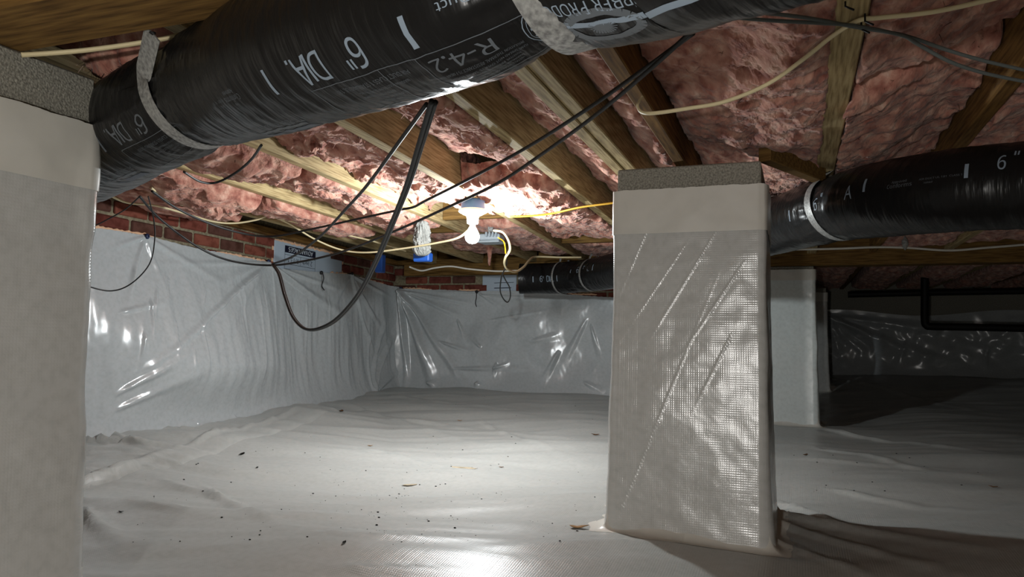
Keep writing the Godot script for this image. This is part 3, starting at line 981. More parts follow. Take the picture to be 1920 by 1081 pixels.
func batt(a: Array, k: int, group: String):
	var x0: float = a[0] + 0.003
	var x1: float = a[1] - 0.003
	var z0: float = a[2]
	var z1: float = a[3]
	var w := x1 - x0
	var near := z1 > -4.4
	var cell := 0.008 if near else 0.016
	var rough: float = a[7]
	var nv := int((z0 - z1) / cell)
	var nu := int((w + 0.2) / cell)
	var o := thing("insulation_batt", a[8], "insulation", Vector3(0, 0, 0), group)
	var pos := func(u: float, v: float) -> Vector3:
		# across: side, bottom, side; the ends curl up too
		var c := u * (w + 0.2) - 0.1
		var z := lerpf(z0, z1, v)
		var xl := askew(x0, z)
		var xr := askew(x1, z)
		var x := lerpf(xl, xr, clampf(c / w, 0.0, 1.0))
		var up := maxf(0.0, maxf(-c, c - w)) * 1.6
		var t := clampf(c / w, 0, 1)
		var zz := z + 0.05 * n1.get_noise_2d(x * 1.8, k * 7.0) * (1.0 if v > 0.5 else -1.0) * absf(v - 0.5) * 2.0
		var ends := minf(v, 1 - v) * (z0 - z1)
		var y: float = JOIST_Y + lerpf(a[4], a[5], minf(1.0, t * 1.25)) + up
		y -= (a[9] if a.size() > 9 else 0.0) * step(0.1, 0.9, v) * (sin(t * PI) if up <= 0 else 0.0)
		y += 0.10 * pow(maxf(0.0, 1.0 - ends / 0.06), 2)
		var q := Vector3(x, k * 3.7, z)
		var big := n1.get_noise_3d(q.x * 0.55, q.y, q.z * 0.35)
		y -= a[6] * (0.25 + 0.9 * big) * sin(t * PI) ** 0.5 if up <= 0 else 0.0
		var med := n1.get_noise_3d(q.x * 1.5, q.y + 3, q.z * 1.3)
		var rg := ridge.get_noise_3d(q.x * 0.9 + 0.1 * med, q.y, q.z * 0.7 + 0.15 * big)
		var sml := n2.get_noise_3d(q.x * 1.6, q.y + y, q.z * 1.1)
		var torn := step(0.0, 0.35, n1.get_noise_3d(q.x * 0.8, q.y + 40, q.z * 0.7)) * minf(rough, 1.5)
		y -= (0.026 * med + 0.016 * torn * rg + (0.004 + 0.004 * torn) * sml)
		var dx := rough * (0.010 * n2.get_noise_3d(q.x * 0.7, q.y + y * 1.4 + 11, q.z * 0.7) + 0.004 * torn * n3.get_noise_3d(q.x, y, q.z))
		# beside a joist the wool only presses against it; below it, it may spread
		var low := maxf(0.0, JOIST_Y - 0.004 - y)
		x = clampf(x + dx, xl, xr) if low <= 0.0 else minf(x + dx + minf(t - 0.5, 0.0) * 1.6 * minf(low, 0.05), xr + 0.01)
		return Vector3(x, minf(y + (0.0015 + 0.004 * torn) * n3.get_noise_3d(x, q.y, z), 1.36), zz + rough * 0.012 * n2.get_noise_3d(q.x + 5, q.y, q.z))
	part("wool", grid(nu, nv, pos, Vector2(w, z0 - z1), false), M.pink_wool, o)
	if not near:
		return
	# wisps of loose fiber standing off the surface and its torn edges
	var v := PackedVector3Array()
	var n := PackedVector3Array()
	var idx := PackedInt32Array()
	var count := int((z0 - z1) * 110 * rough)
	for i in count:
		var edge := rng.randf() < 0.3
		var p: Vector3 = pos.call(rng.randf_range(0.2, 0.8), (0.02 if rng.randf() < 0.5 else 0.98) if edge else rng.randf())
		var d := Vector3(rng.randf_range(-1, 1), rng.randf_range(-0.9, 0.1), rng.randf_range(-1, 1)).normalized()
		var side := d.cross(Vector3(rng.randf_range(-1, 1), rng.randf_range(-1, 1), rng.randf_range(-1, 1))).normalized() * rng.randf_range(0.0003, 0.0009)
		var curl := Vector3(rng.randf_range(-1, 1), rng.randf_range(-1, 0.4), rng.randf_range(-1, 1)) * 0.5
		var len := rng.randf_range(0.008, 0.028)
		p -= d * 0.006
		var b := v.size()
		for s in 4:
			var f := s / 3.0
			var c := p + (d * f + curl * f * f) * len
			var ws := side * (1.0 - 0.8 * f)
			v.append(c - ws)
			v.append(c + ws)
			var nn := side.cross(d).normalized()
			n.append(nn)
			n.append(nn)
		for s in 3:
			var q := b + s * 2
			idx.append_array([q, q + 1, q + 2, q + 1, q + 3, q + 2])
	var fib := part("loose_fiber", from_arrays(v, n, PackedVector2Array(), idx), M.pink_fiber, o)
	fib.set_meta("kind", "stuff")

# ---------------------------------------------------------------- ducts
class Duct:
	var path: PackedVector3Array
	var at := PackedFloat32Array()
	var total := 0.0
	var r := 0.105
	var pinches := []
	var n: FastNoiseLite
	var n2: FastNoiseLite
	var seed_ := 0.0

	func measure():
		at.append(0.0)
		for i in range(1, path.size()):
			total += path[i].distance_to(path[i - 1])
			at.append(total)

	func frame(s: float) -> Array:
		var i := clampi(at.bsearch(s) - 1, 0, path.size() - 2)
		var k := (s - at[i]) / maxf(at[i + 1] - at[i], 1e-6)
		var c := path[i].lerp(path[i + 1], k)
		var t0 := (path[i + 1] - path[maxi(i - 1, 0)]).normalized()
		var t1 := (path[mini(i + 2, path.size() - 1)] - path[i]).normalized()
		var t := t0.lerp(t1, clampf(k, 0, 1)).normalized()
		var up := (Vector3.UP - t * t.y).normalized()
		var front := t.cross(up).normalized()
		if front.z < -0.2:
			front = -front
		return [c, up, front, t]

	func radius(s: float, a: float) -> float:
		var rr := r + 0.004 * n.get_noise_2d(s * 0.8 + seed_, cos(a) * 0.25) + 0.0022 * n2.get_noise_3d(s * 3.2 + seed_ + 0.05 * sin(a * 2), cos(a) * 0.06, sin(a) * 0.06)
		for p in pinches:
			var d := absf(s - p[0])
			var k := exp(-pow(d / 0.05, 2))
			rr -= p[1] * k
			rr += 0.005 * exp(-pow(d / 0.11, 2)) * n2.get_noise_2d(a * 0.35, s * 0.6 + seed_)
		return rr

	func point(s: float, a: float, off := 0.0) -> Vector3:
		var f := frame(s)
		return f[0] + (f[2] * cos(a) - f[1] * sin(a)) * (radius(s, a) + off)

	var cells_s := 1
	var cells_a := 1
	func on_mesh(s: float, a: float, off: float) -> Vector3:   # on the jacket's own facets, so that print lies close to them
		var fs := clampf(s / total * cells_s, 0.0, cells_s - 0.001)
		var fa := a / TAU * cells_a
		var s0 := floorf(fs)
		var a0 := floorf(fa)
		var p := [point(s0 / cells_s * total, a0 / cells_a * TAU), point((s0 + 1) / cells_s * total, a0 / cells_a * TAU), point(s0 / cells_s * total, (a0 + 1) / cells_a * TAU), point((s0 + 1) / cells_s * total, (a0 + 1) / cells_a * TAU)]
		return p[0].lerp(p[1], fs - s0).lerp(p[2].lerp(p[3], fs - s0), fa - a0) + normal(s, a) * off

	func around(s: float, a: float, off := 0.0) -> Vector3:    # the same without the film's wrinkles
		var f := frame(s)
		var rr := r + 0.002
		for p in pinches:
			rr -= p[1] * exp(-pow((s - p[0]) / 0.05, 2))
		return f[0] + (f[2] * cos(a) - f[1] * sin(a)) * (rr + off)

	func normal(s: float, a: float) -> Vector3:
		var f := frame(s)
		return f[2] * cos(a) - f[1] * sin(a)

func make_duct(points: Array, r: float, pinches: Array, s: float) -> Duct:
	var d := Duct.new()
	d.path = smooth_path(points, 10)
	d.r = r
	d.n = n1
	d.n2 = n2
	d.seed_ = s
	d.measure()
	for p in pinches:
		d.pinches.append([nearest_s(d, p[0], p[1]), p[2]])
	return d

func to_px(p: Vector3) -> Vector2:
	var q := view.inverse() * (p - EYE)
	return Vector2(960 + F * q.x / -q.z, 540.5 - F * q.y / -q.z) if q.z < -0.01 else Vector2(1e5, 1e5)

func nearest_s(d: Duct, px: float, py: float) -> float:       # along the centre line
	var best := 0.0
	var bd := 1e9
	for k in 400:
		var s := d.total * k / 399.0
		var e := to_px(d.frame(s)[0]).distance_to(Vector2(px, py))
		if e < bd:
			bd = e
			best = s
	return best

func spot(d: Duct, px: float, py: float) -> Vector2:          # (s, angle) on the side that faces us
	var best := Vector2.ZERO
	var bd := 1e9
	for k in 300:
		var s := d.total * k / 299.0
		var f := d.frame(s)
		for j in 48:
			var a := j / 48.0 * TAU - PI
			var nn: Vector3 = f[2] * cos(a) - f[1] * sin(a)
			var p: Vector3 = f[0] + nn * d.r
			if nn.dot(EYE - p) < 0:
				continue
			var e := to_px(p).distance_to(Vector2(px, py))
			if e < bd:
				bd = e
				best = Vector2(s, a)
	return best

func jacket(d: Duct, cell: float, around := 72) -> ArrayMesh:
	var nv := int(d.total / cell)
	d.cells_s = nv
	d.cells_a = around
	return grid(around, nv, func(u: float, v: float):
		return d.point(v * d.total, u * TAU), Vector2(TAU * d.r, d.total), true, true)

# lettering half a turn round (upside_down) or upright, wrapped on the jacket
func duct_print(d: Duct, called: String, items: Array, at: Vector2, upside_down: bool, m: Material, o: Node, off := 0.0005):
	var sg := -1.0 if upside_down else 1.0
	var t := subdivide(print_tris(items), 0.006)
	part(called, laid(t, func(q: Vector2):
		var s := at.x + sg * q.x
		var a := at.y - sg * q.y / d.r
		return [d.on_mesh(s, a, off), d.normal(s, a)]), m, o)

func character(d: Duct, c: String, at: Vector2, shift: Vector2, h: float, turned: bool, m: Material, o: Node):
	if c == "I":
		duct_print(d, "letter", [[shift + Vector2(0, -h / 2), shift + Vector2(0, h / 2), h * 0.19]], at, turned, m, o)
	elif c == "i":
		duct_print(d, "letter", [[shift + Vector2(0, -h / 2), shift + Vector2(0, h / 2), h * 0.13]], at, turned, m, o)
	elif c == ".":
		duct_print(d, "letter", [[shift + Vector2(0, -h * 0.5), shift + Vector2(0, -h * 0.36), h * 0.14]], at, turned, m, o)
	elif c == "\"":
		for k in 2:
			duct_print(d, "letter", [[shift + Vector2(h * 0.2 * k, h * 0.15), shift + Vector2(h * 0.2 * k, h * 0.5), h * 0.10]], at, turned, m, o)
	else:
		duct_print(d, "letter", [[c, shift, h, 1.0]], at, turned, m, o)

# the run of marks: bar, 6", DIA., bar
func size_row(d: Duct, at: Vector2, half: float, h: float, turned: bool, m: Material, o: Node, _off: float):
	for q in [["I", -half], ["6", -half * 0.42], ["\"", -half * 0.42 + h * 0.42], ["D", half * 0.16], ["i", half * 0.16 + h * 0.52], ["A", half * 0.16 + h * 0.98], [".", half * 0.16 + h * 1.62], ["I", half]]:
		character(d, q[0], at, Vector2(q[1], 0), h, turned, m, o)

func strap(d: Duct, s: float, lean: float, a0: float, a1: float, tail0: Vector3, tail1: Vector3, width: float, label: String):
	var o := thing("hanger_strap", label, "strap", Vector3.ZERO)
	var n := 40
	var pts := PackedVector3Array()
	var dirs := PackedVector3Array()
	for k in 6:
		pts.append(tail0.lerp(d.around(s + lean * sin(a0), a0, 0.0025), k / 6.0))
	for k in n + 1:
		var a := lerpf(a0, a1, float(k) / n)
		pts.append(d.around(s + lean * sin(a), a, 0.0025))
	for k in range(1, 7):
		pts.append(d.around(s + lean * sin(a1), a1, 0.0025).lerp(tail1, k / 6.0))
	var t: Vector3 = d.frame(s)[3]
	var last := pts.size() - 1
	# a flat band with thickness: four edges round each station
	var mesh := grid(4, last, func(u: float, v: float):
		var j := int(round(v * last))
		var along := (pts[mini(j + 1, last)] - pts[maxi(j - 1, 0)]).normalized()
		var w := (t - along * t.dot(along)).normalized()
		var nn := along.cross(w).normalized()
		var c := int(round(u * 4)) % 4
		return pts[j] + w * width / 2 * (1 if c == 0 or c == 3 else -1) + nn * 0.0009 * (1 if c < 2 else -1), Vector2.ONE, true, true)
	part("band", mesh, M.zinc, o)
	for p in [tail0, tail1]:
		part("nail_head", lathe([Vector2(0, 0.002), Vector2(0.005, 0.0015), Vector2(0.0055, 0), Vector2(0, -0.004)], 10), M.iron_pipe, o, p)

func build_ducts():
	var yd := 0.915
	var a := [Vector3(-2.45, 0.96, -1.75), at_y(120, 322, 0.955), at_y(187, 286, 0.954), at_y(250, 240, 0.955), at_y(350, 188, 0.966), at_y(440, 151, 0.966), at_y(520, 116, 0.946), at_y(700, 44, 0.928), at_y(880, -26, 0.918), at_y(1040, -90, 0.928), at_y(1250, -150, 0.92), at_y(1500, -249, 0.915)]
	a.append(a[-1] + Vector3(0.7, 0, 0.22))
	a.append(a[-1] + Vector3(0.9, 0, 0.2))
	var d := make_duct(a, 0.105, [[375, 178, 0.012], [1010, -75, 0.014]], 1.0)
	var o := thing("flexible_duct", "large black flexible air duct hanging across the upper left, printed upside down in grey", "duct")
	part("jacket", jacket(d, 0.006, 96), M.duct_film, o)
	var big := spot(d, 632, 112)
	# scale the lettering's spacing so that it runs between its two bars
	var b1 := spot(d, 753, 62)
	var b2 := spot(d, 512, 160)
	var mid := (b1.x + b2.x) / 2
	var half := absf(b1.x - b2.x) / 2
	size_row(d, Vector2(mid, (b1.y + b2.y) / 2), half, 0.037, true, M.duct_print, o, 0.0)
	var c1 := spot(d, 250, 238)
	size_row(d, Vector2(c1.x - 0.02, c1.y), half * 0.8, 0.036, true, M.duct_print_faint, o, 0.0)
	# maker's line, its two stripes
	for q in [[515, 232], [215, 328]]:
		var e := spot(d, q[0], q[1])
		duct_print(d, "maker_lettering", [["ATCO RUBBER PRODUCTS, INC.", Vector2(0, 0), 0.0105, 0.85], [Vector2(-0.075, 0.014), Vector2(0.075, 0.014), 0.006]], Vector2(e.x, e.y), true, M.duct_print_faint, o)
		duct_print(d, "maker_emblem", [[Vector2(-0.075, 0.032), Vector2(0.02, 0.032), 0.018], [Vector2(0.03, 0.038), Vector2(0.07, 0.022), 0.008]], Vector2(e.x, e.y), true, M.duct_band, o)
	# approval mark and small lines
	var ap := spot(d, 430, 183)
	duct_print(d, "approval_lettering", [["Conforms", Vector2(-0.014, 0.002), 0.0085, 0.9], ["Approved", Vector2(-0.014, -0.008), 0.006, 0.9], ["AIR DUCT  UL 181", Vector2(0.036, 0.0), 0.004], ["CLASS 1", Vector2(0.036, 0.009), 0.004], ["rated", Vector2(-0.014, 0.013), 0.004]], ap, true, M.duct_print_faint, o)
	var ap2 := spot(d, 862, 8)
	duct_print(d, "approval_lettering", [["Air Duct", Vector2(0, 0), 0.009], ["UL 181", Vector2(0, -0.018), 0.012]], ap2, true, M.duct_print, o)
	# the framed tables of fine print
	for f in [[700, 172, false], [880, 118, true], [300, 275, false]]:
		var e := spot(d, f[0], f[1])
		var items := []
		var hw := 0.105
		for l in [[-hw, -0.026, hw, -0.026], [-hw, -0.026, -hw, 0.045], [hw, -0.026, hw, 0.045], [-hw, 0.045, hw, 0.045]]:
			items.append([Vector2(l[0], l[1]), Vector2(l[2], l[3]), 0.0012])
		if f[2]:
			items.append(["R-4.2", Vector2(-0.0, -0.008), 0.019, 1.1])
			for k in 5:
				items.append([["INSULATION THERMAL RESISTANCE 75 F MEAN TEMPERATURE", "FLAME SPREAD NOT OVER 25  SMOKE DEVELOPED NOT OVER 50", "POSITIVE PRESSURE 10 IN WG  NEGATIVE 1 IN WG", "MAXIMUM VELOCITY 5000 FPM  CLASS 1 AIR DUCT", "INSTALL IN ACCORDANCE WITH INSTRUCTIONS"][k], Vector2(0, 0.010 + k * 0.007), 0.0032, 0.85])
		else:
			items.append(["AIR DUCT CLASS 1 STANDARD UL 181", Vector2(-0.01, -0.012), 0.007, 0.9])
			for k in 4:
				items.append([["MAXIMUM POSITIVE PRESSURE 10 IN WG", "RATED VELOCITY 5000 FPM", "TEMPERATURE 140 F", "NFPA 90A AND 90B"][k], Vector2(-0.02 + 0.02 * (k % 2), 0.001 + k * 0.009), 0.0042, 0.9])
		duct_print(d, "fine_print", items, e, true, M.duct_print_faint, o, 0.0006)
	# round mark near the second strap
	var rd := spot(d, 1012, 82)
	var ring := []
	for k in 20:
		var q0 := Vector2(cos(k * TAU / 20), sin(k * TAU / 20))
		var q1 := Vector2(cos((k + 1) * TAU / 20), sin((k + 1) * TAU / 20))
		ring.append([q0 * 0.027, q1 * 0.027, 0.0014])
		ring.append([q0 * 0.021, q1 * 0.021, 0.001])
		if k % 2 == 0:
			ring.append([q0 * 0.004, q0 * 0.017, 0.003])
	duct_print(d, "round_mark", ring, rd, true, M.duct_print, o)
	var mk := spot(d, 1130, 18)
	duct_print(d, "maker_lettering", [["ATCO RUBBER PRODUCTS", Vector2(0, 0), 0.014, 0.9], [Vector2(-0.09, 0.022), Vector2(0.09, 0.022), 0.008]], mk, true, M.duct_print, o)
	var ov := spot(d, 1130, 62)
	var oval := []
	for k in 24:
		var q0 := Vector2(cos(k * TAU / 24) * 0.032, sin(k * TAU / 24) * 0.016)
		var q1 := Vector2(cos((k + 1) * TAU / 24) * 0.032, sin((k + 1) * TAU / 24) * 0.016)
		oval.append([q0 * 1.25, q1 * 1.25, 0.010])
		oval.append([q0 * 0.3, q1 * 0.3, 0.011])
	duct_print(d, "oval_mark", oval, ov, true, M.duct_print_faint, o)
	var s1 := nearest_s(d, 368, 180)
	strap(d, s1, 0.02, -0.05, 3.6, at_y(286, 62, 1.02), d.frame(s1)[0] + Vector3(0.0, 0.16, -0.16), 0.036, "galvanized metal strap around the left part of the big black duct")
	var s2 := nearest_s(d, 1030, -85)
	strap(d, s2, 0.03, -1.1, 3.6, d.frame(s2)[0] + Vector3(-0.03, 0.13, 0.06), d.frame(s2)[0] + Vector3(0.02, 0.16, -0.14), 0.033, "bright galvanized strap squeezing the big duct at the picture's top middle")
	# the other duct: from the rear wall round behind the middle pier and out to the right
	var b := [at_y(975, 522, 0.95), at_y(1000, 522, 0.95), at_y(1060, 520, 0.95), at_y(1140, 510, 0.957), at_y(1300, 470, 0.985), at_y(1440, 428, 0.985), at_y(1570, 390, 0.965), at_y(1740, 362, 0.94), at_y(1920, 347, 0.93)]
	b.append(b[-1] + (b[-1] - b[-2]) * 1.2)
	b.append(b[-1] + (b[-1] - b[-3]) * 1.0)
	var e2 := make_duct(b, 0.108, [[1572, 389, 0.010], [1085, 517, 0.006], [1112, 514, 0.005]], 7.0)
	o = thing("flexible_duct", "black flexible duct curving from the rear wall behind the middle pier to the right edge", "duct")
	part("jacket", jacket(e2, 0.008, 72), M.duct_film, o)
	for q in [[1092, 506, 0.14], [1024, 524, 0.12]]:
		var e := spot(e2, q[0], q[1])
		size_row(e2, e, q[2], 0.040, false, M.duct_print, o, 0.0)
	for q in [[1525, 380, "6"], [1538, 374, "\""], [1478, 402, "I"], [1818, 320, "I"], [1882, 306, "6"], [1904, 297, "\""], [1622, 352, "I"], [1593, 360, "A"]]:
		var e := spot(e2, q[0], q[1])
		character(e2, q[2], e, Vector2.ZERO, 0.038, false, M.duct_print, o)
	var e3 := spot(e2, 1685, 343)
	duct_print(e2, "approval_lettering", [["Conforms", Vector2(0, -0.003), 0.010], ["Approved", Vector2(0, 0.008), 0.006], ["AIR DUCT UL 181  CLASS 1", Vector2(0.08, 0.005), 0.0045], ["rated", Vector2(0.06, -0.005), 0.0045]], e3, false, M.duct_print_faint, o)
	var s3 := nearest_s(e2, 1572, 389)
	strap(e2, s3, 0.035, -0.9, 2.6, at_y(1556, 322, 1.097), e2.frame(s3)[0] + Vector3(-0.02, 0.13, -0.14), 0.036, "speckled galvanized strap holding the right part of the far duct")
	var s4 := nearest_s(e2, 1112, 514)
	strap(e2, s4, 0.0, -1.3, 3.6, e2.frame(s4)[0] + Vector3(0, 0.135, 0.03), e2.frame(s4)[0] + Vector3(0, 0.135, -0.12), 0.018, "small strap on the far duct just left of the middle pier")
	var s5 := nearest_s(e2, 1055, 519)
	strap(e2, s5, 0.0, -1.3, 3.6, e2.frame(s5)[0] + Vector3(0, 0.135, 0.05), e2.frame(s5)[0] + Vector3(0, 0.135, -0.12), 0.014, "narrow strap on the far duct close to its rear wall end")

# ---------------------------------------------------------------- cables
func px_path(list: Array) -> Array:
	var p := []
	for a in list:
		p.append(at_d(a[0], a[1], a[2]))
	return p

func cable(called, m, r, list, label, flat = 0.0):
	return single(called, tube(smooth_path(px_path(list), 10), r, 8, flat), m, label, "cable")

func build_cables():
	# x, y in the picture and the distance from us
	cable("black_cable", M.black_cable, 0.0042, [[262, 368, 2.6], [300, 410, 2.75], [370, 462, 2.9], [430, 488, 3.0], [500, 497, 3.05], [560, 491, 2.95], [640, 472, 2.8], [740, 433, 2.5], [840, 388, 2.2], [930, 345, 1.95], [1010, 293, 1.75], [1120, 213, 1.5], [1230, 120, 1.3], [1300, 55, 1.2]], "long black cable sagging lowest from the left wall, rising past the bulb to upper right")
	cable("black_cable", M.black_cable, 0.0042, [[285, 358, 2.45], [340, 395, 2.6], [420, 428, 2.8], [500, 443, 2.9], [580, 430, 2.8], [680, 408, 2.6], [750, 393, 2.45], [775, 388, 2.4], [800, 375, 2.3], [880, 335, 2.05], [990, 275, 1.8], [1100, 205, 1.55], [1200, 135, 1.38], [1300, 62, 1.22]], "upper one of the two long black cables crossing from left wall to upper right")
	cable("black_cable", M.black_cable, 0.0040, [[800, 195, 1.25], [760, 250, 1.4], [690, 345, 1.75], [650, 390, 2.05], [600, 443, 2.4], [550, 480, 2.7], [512, 494, 2.9]], "thin black cable slanting from under the big duct down to the left wall pin")
	for k in 2:
		var e := 0.0052 * (2 * k - 1)
		var base := [[813, 190, 1.2], [790, 265, 1.35], [765, 345, 1.55], [735, 420, 1.8], [705, 490, 2.05], [670, 555, 2.25], [625, 603, 2.4], [580, 618, 2.5], [552, 597, 2.6], [535, 555, 2.7], [524, 515, 2.8], [512, 496, 2.9]]
		var l := []
		for q in base:
			l.append([q[0] + e * 800.0 / q[2], q[1] + e * 200.0 / q[2], q[2] + e])
		cable("looped_cable", M.black_cable, 0.0046, l, ["left strand of the doubled black cable looping below the left wall pin", "right strand of the doubled black cable looping below the left wall pin"][k])
	cable("thin_wire", M.black_cable, 0.0022, [[278, 368, 2.4], [288, 410, 2.5], [290, 450, 2.52], [280, 495, 2.5], [245, 532, 2.45], [205, 545, 2.4], [150, 532, 2.3]], "thin black wire hanging in a deep curve at the left wall beside the near pier")
	cable("thin_wire", M.black_cable, 0.0022, [[262, 368, 2.4], [235, 392, 2.5], [200, 412, 2.6], [160, 432, 2.7]], "short thin black wire slanting over the bricks behind the near pier")
	cable("thin_wire", M.black_cable, 0.0026, [[490, 272, 1.35], [470, 300, 1.5], [440, 325, 1.6], [405, 342, 1.65], [375, 340, 1.6], [345, 322, 1.5]], "black wire drooping just under the big duct in front of pink wool")
	cable("cream_cable", M.cream_cable, 0.0062, [[210, 368, 2.9], [240, 380, 3.0], [290, 385, 3.1], [340, 398, 3.25], [400, 415, 3.45], [440, 418, 3.55], [480, 412, 3.6], [505, 405, 3.62], [540, 418, 3.7], [590, 448, 3.8], [640, 468, 3.85], [690, 473, 3.8], [760, 465, 3.7], [820, 455, 3.55], [860, 445, 3.4], [885, 425, 3.3]], "cream cable running from the left wall to the bare bulb", 0.0045)
	cable("cream_cable", M.cream_cable, 0.006, [[500, 403, 3.6], [560, 418, 3.7], [640, 438, 3.9], [700, 452, 4.1], [760, 470, 4.4]], "cream cable branching toward the rear wall above the foam board", 0.0045)
	cable("cream_cable", M.cream_cable, 0.0055, [[283, 352, 2.6], [310, 372, 2.8], [350, 386, 3.1], [400, 392, 3.3]], "short cream cable coming out beneath the big duct's left end", 0.004)
	cable("cream_cable", M.cream_cable, 0.0058, [[40, 103, 1.30], [90, 100, 1.32], [170, 93, 1.34], [270, 79, 1.36], [340, 65, 1.36], [420, 38, 1.36], [500, 5, 1.36]], "cream cable stretched between the big beam and the duct at upper left", 0.0045)
	cable("cream_cable", M.cream_cable, 0.0043, [[1205, 180, 1.68], [1196, 196, 1.68], [1202, 209, 1.66], [1225, 212, 1.62], [1290, 203, 1.58], [1360, 190, 1.55], [1440, 157, 1.5], [1510, 108, 1.42], [1560, 68, 1.36], [1608, 39, 1.30], [1650, 33, 1.28], [1750, 22, 1.24], [1860, -2, 1.2], [1960, -30, 1.15]], "cream cable crossing the pink batts at upper right", 0.0032)
	cable("grey_cable", M.grey_cable, 0.0034, [[1380, 20, 1.2], [1470, 28, 1.23], [1540, 38, 1.27], [1600, 50, 1.31], [1680, 63, 1.35], [1720, 74, 1.36], [1780, 95, 1.38], [1850, 115, 1.4], [1960, 140, 1.42]], "upper one of two grey cables at the top right corner")
	cable("grey_cable", M.grey_cable, 0.0034, [[1360, 31, 1.2], [1440, 38, 1.23], [1530, 43, 1.27], [1600, 48, 1.305], [1690, 66, 1.345], [1720, 82, 1.36], [1780, 115, 1.38], [1850, 138, 1.4], [1960, 160, 1.42]], "lower one of two grey cables at the top right corner")
	cable("white_cable", M.white_cable, 0.0065, [[1440, 468, 4.3], [1560, 466, 4.26], [1640, 463, 4.22], [1700, 464, 4.2], [1780, 469, 4.17], [1850, 464, 4.14], [1960, 455, 4.1]], "pale cable stapled along the dark far girder at right")
	cable("cream_cable", M.cream_cable, 0.0068, [[925, 432, 3.45], [942, 435, 3.45], [953, 450, 3.5], [956, 468, 3.55], [948, 482, 3.6], [946, 495, 3.7], [952, 505, 3.8], [967, 509, 4.0], [982, 500, 4.3], [993, 487, 4.6], [1005, 481, 4.9], [1050, 482, 4.95], [1090, 482, 4.95]], "cream cable dropping from the grey junction box and running to the far duct", 0.005)
	cable("yellow_cable", M.yellow_cable, 0.0058, [[955, 406, 3.05], [1000, 404, 3.0], [1040, 399, 2.95], [1090, 388, 2.85], [1150, 380, 2.75], [1200, 372, 2.7]], "yellow cable right of the bulb, running under the joists to the middle pier", 0.004)
	cable("yellow_wire", M.yellow_cable, 0.003, [[934, 445, 3.45], [944, 452, 3.5], [947, 462, 3.52], [948, 475, 3.55]], "short yellow wire below the grey junction box")
	cable("looped_wire", M.dark_cable, 0.004, [[948, 480, 3.6], [950, 492, 3.7], [946, 505, 3.9], [940, 520, 4.2], [938, 545, 4.6], [944, 560, 4.75], [952, 566, 4.8], [957, 555, 4.8], [955, 538, 4.7], [948, 525, 4.6], [943, 515, 4.4]], "thin looped wire dangling in front of the rear foam board")
	cable("white_cable", M.white_cable, 0.006, [[768, 500, 5.0], [790, 507, 5.1], [815, 502, 5.15], [845, 499, 5.15], [880, 504, 5.15], [930, 508, 5.15], [970, 507, 5.1]], "pale cable sagging along the rear wall bricks")

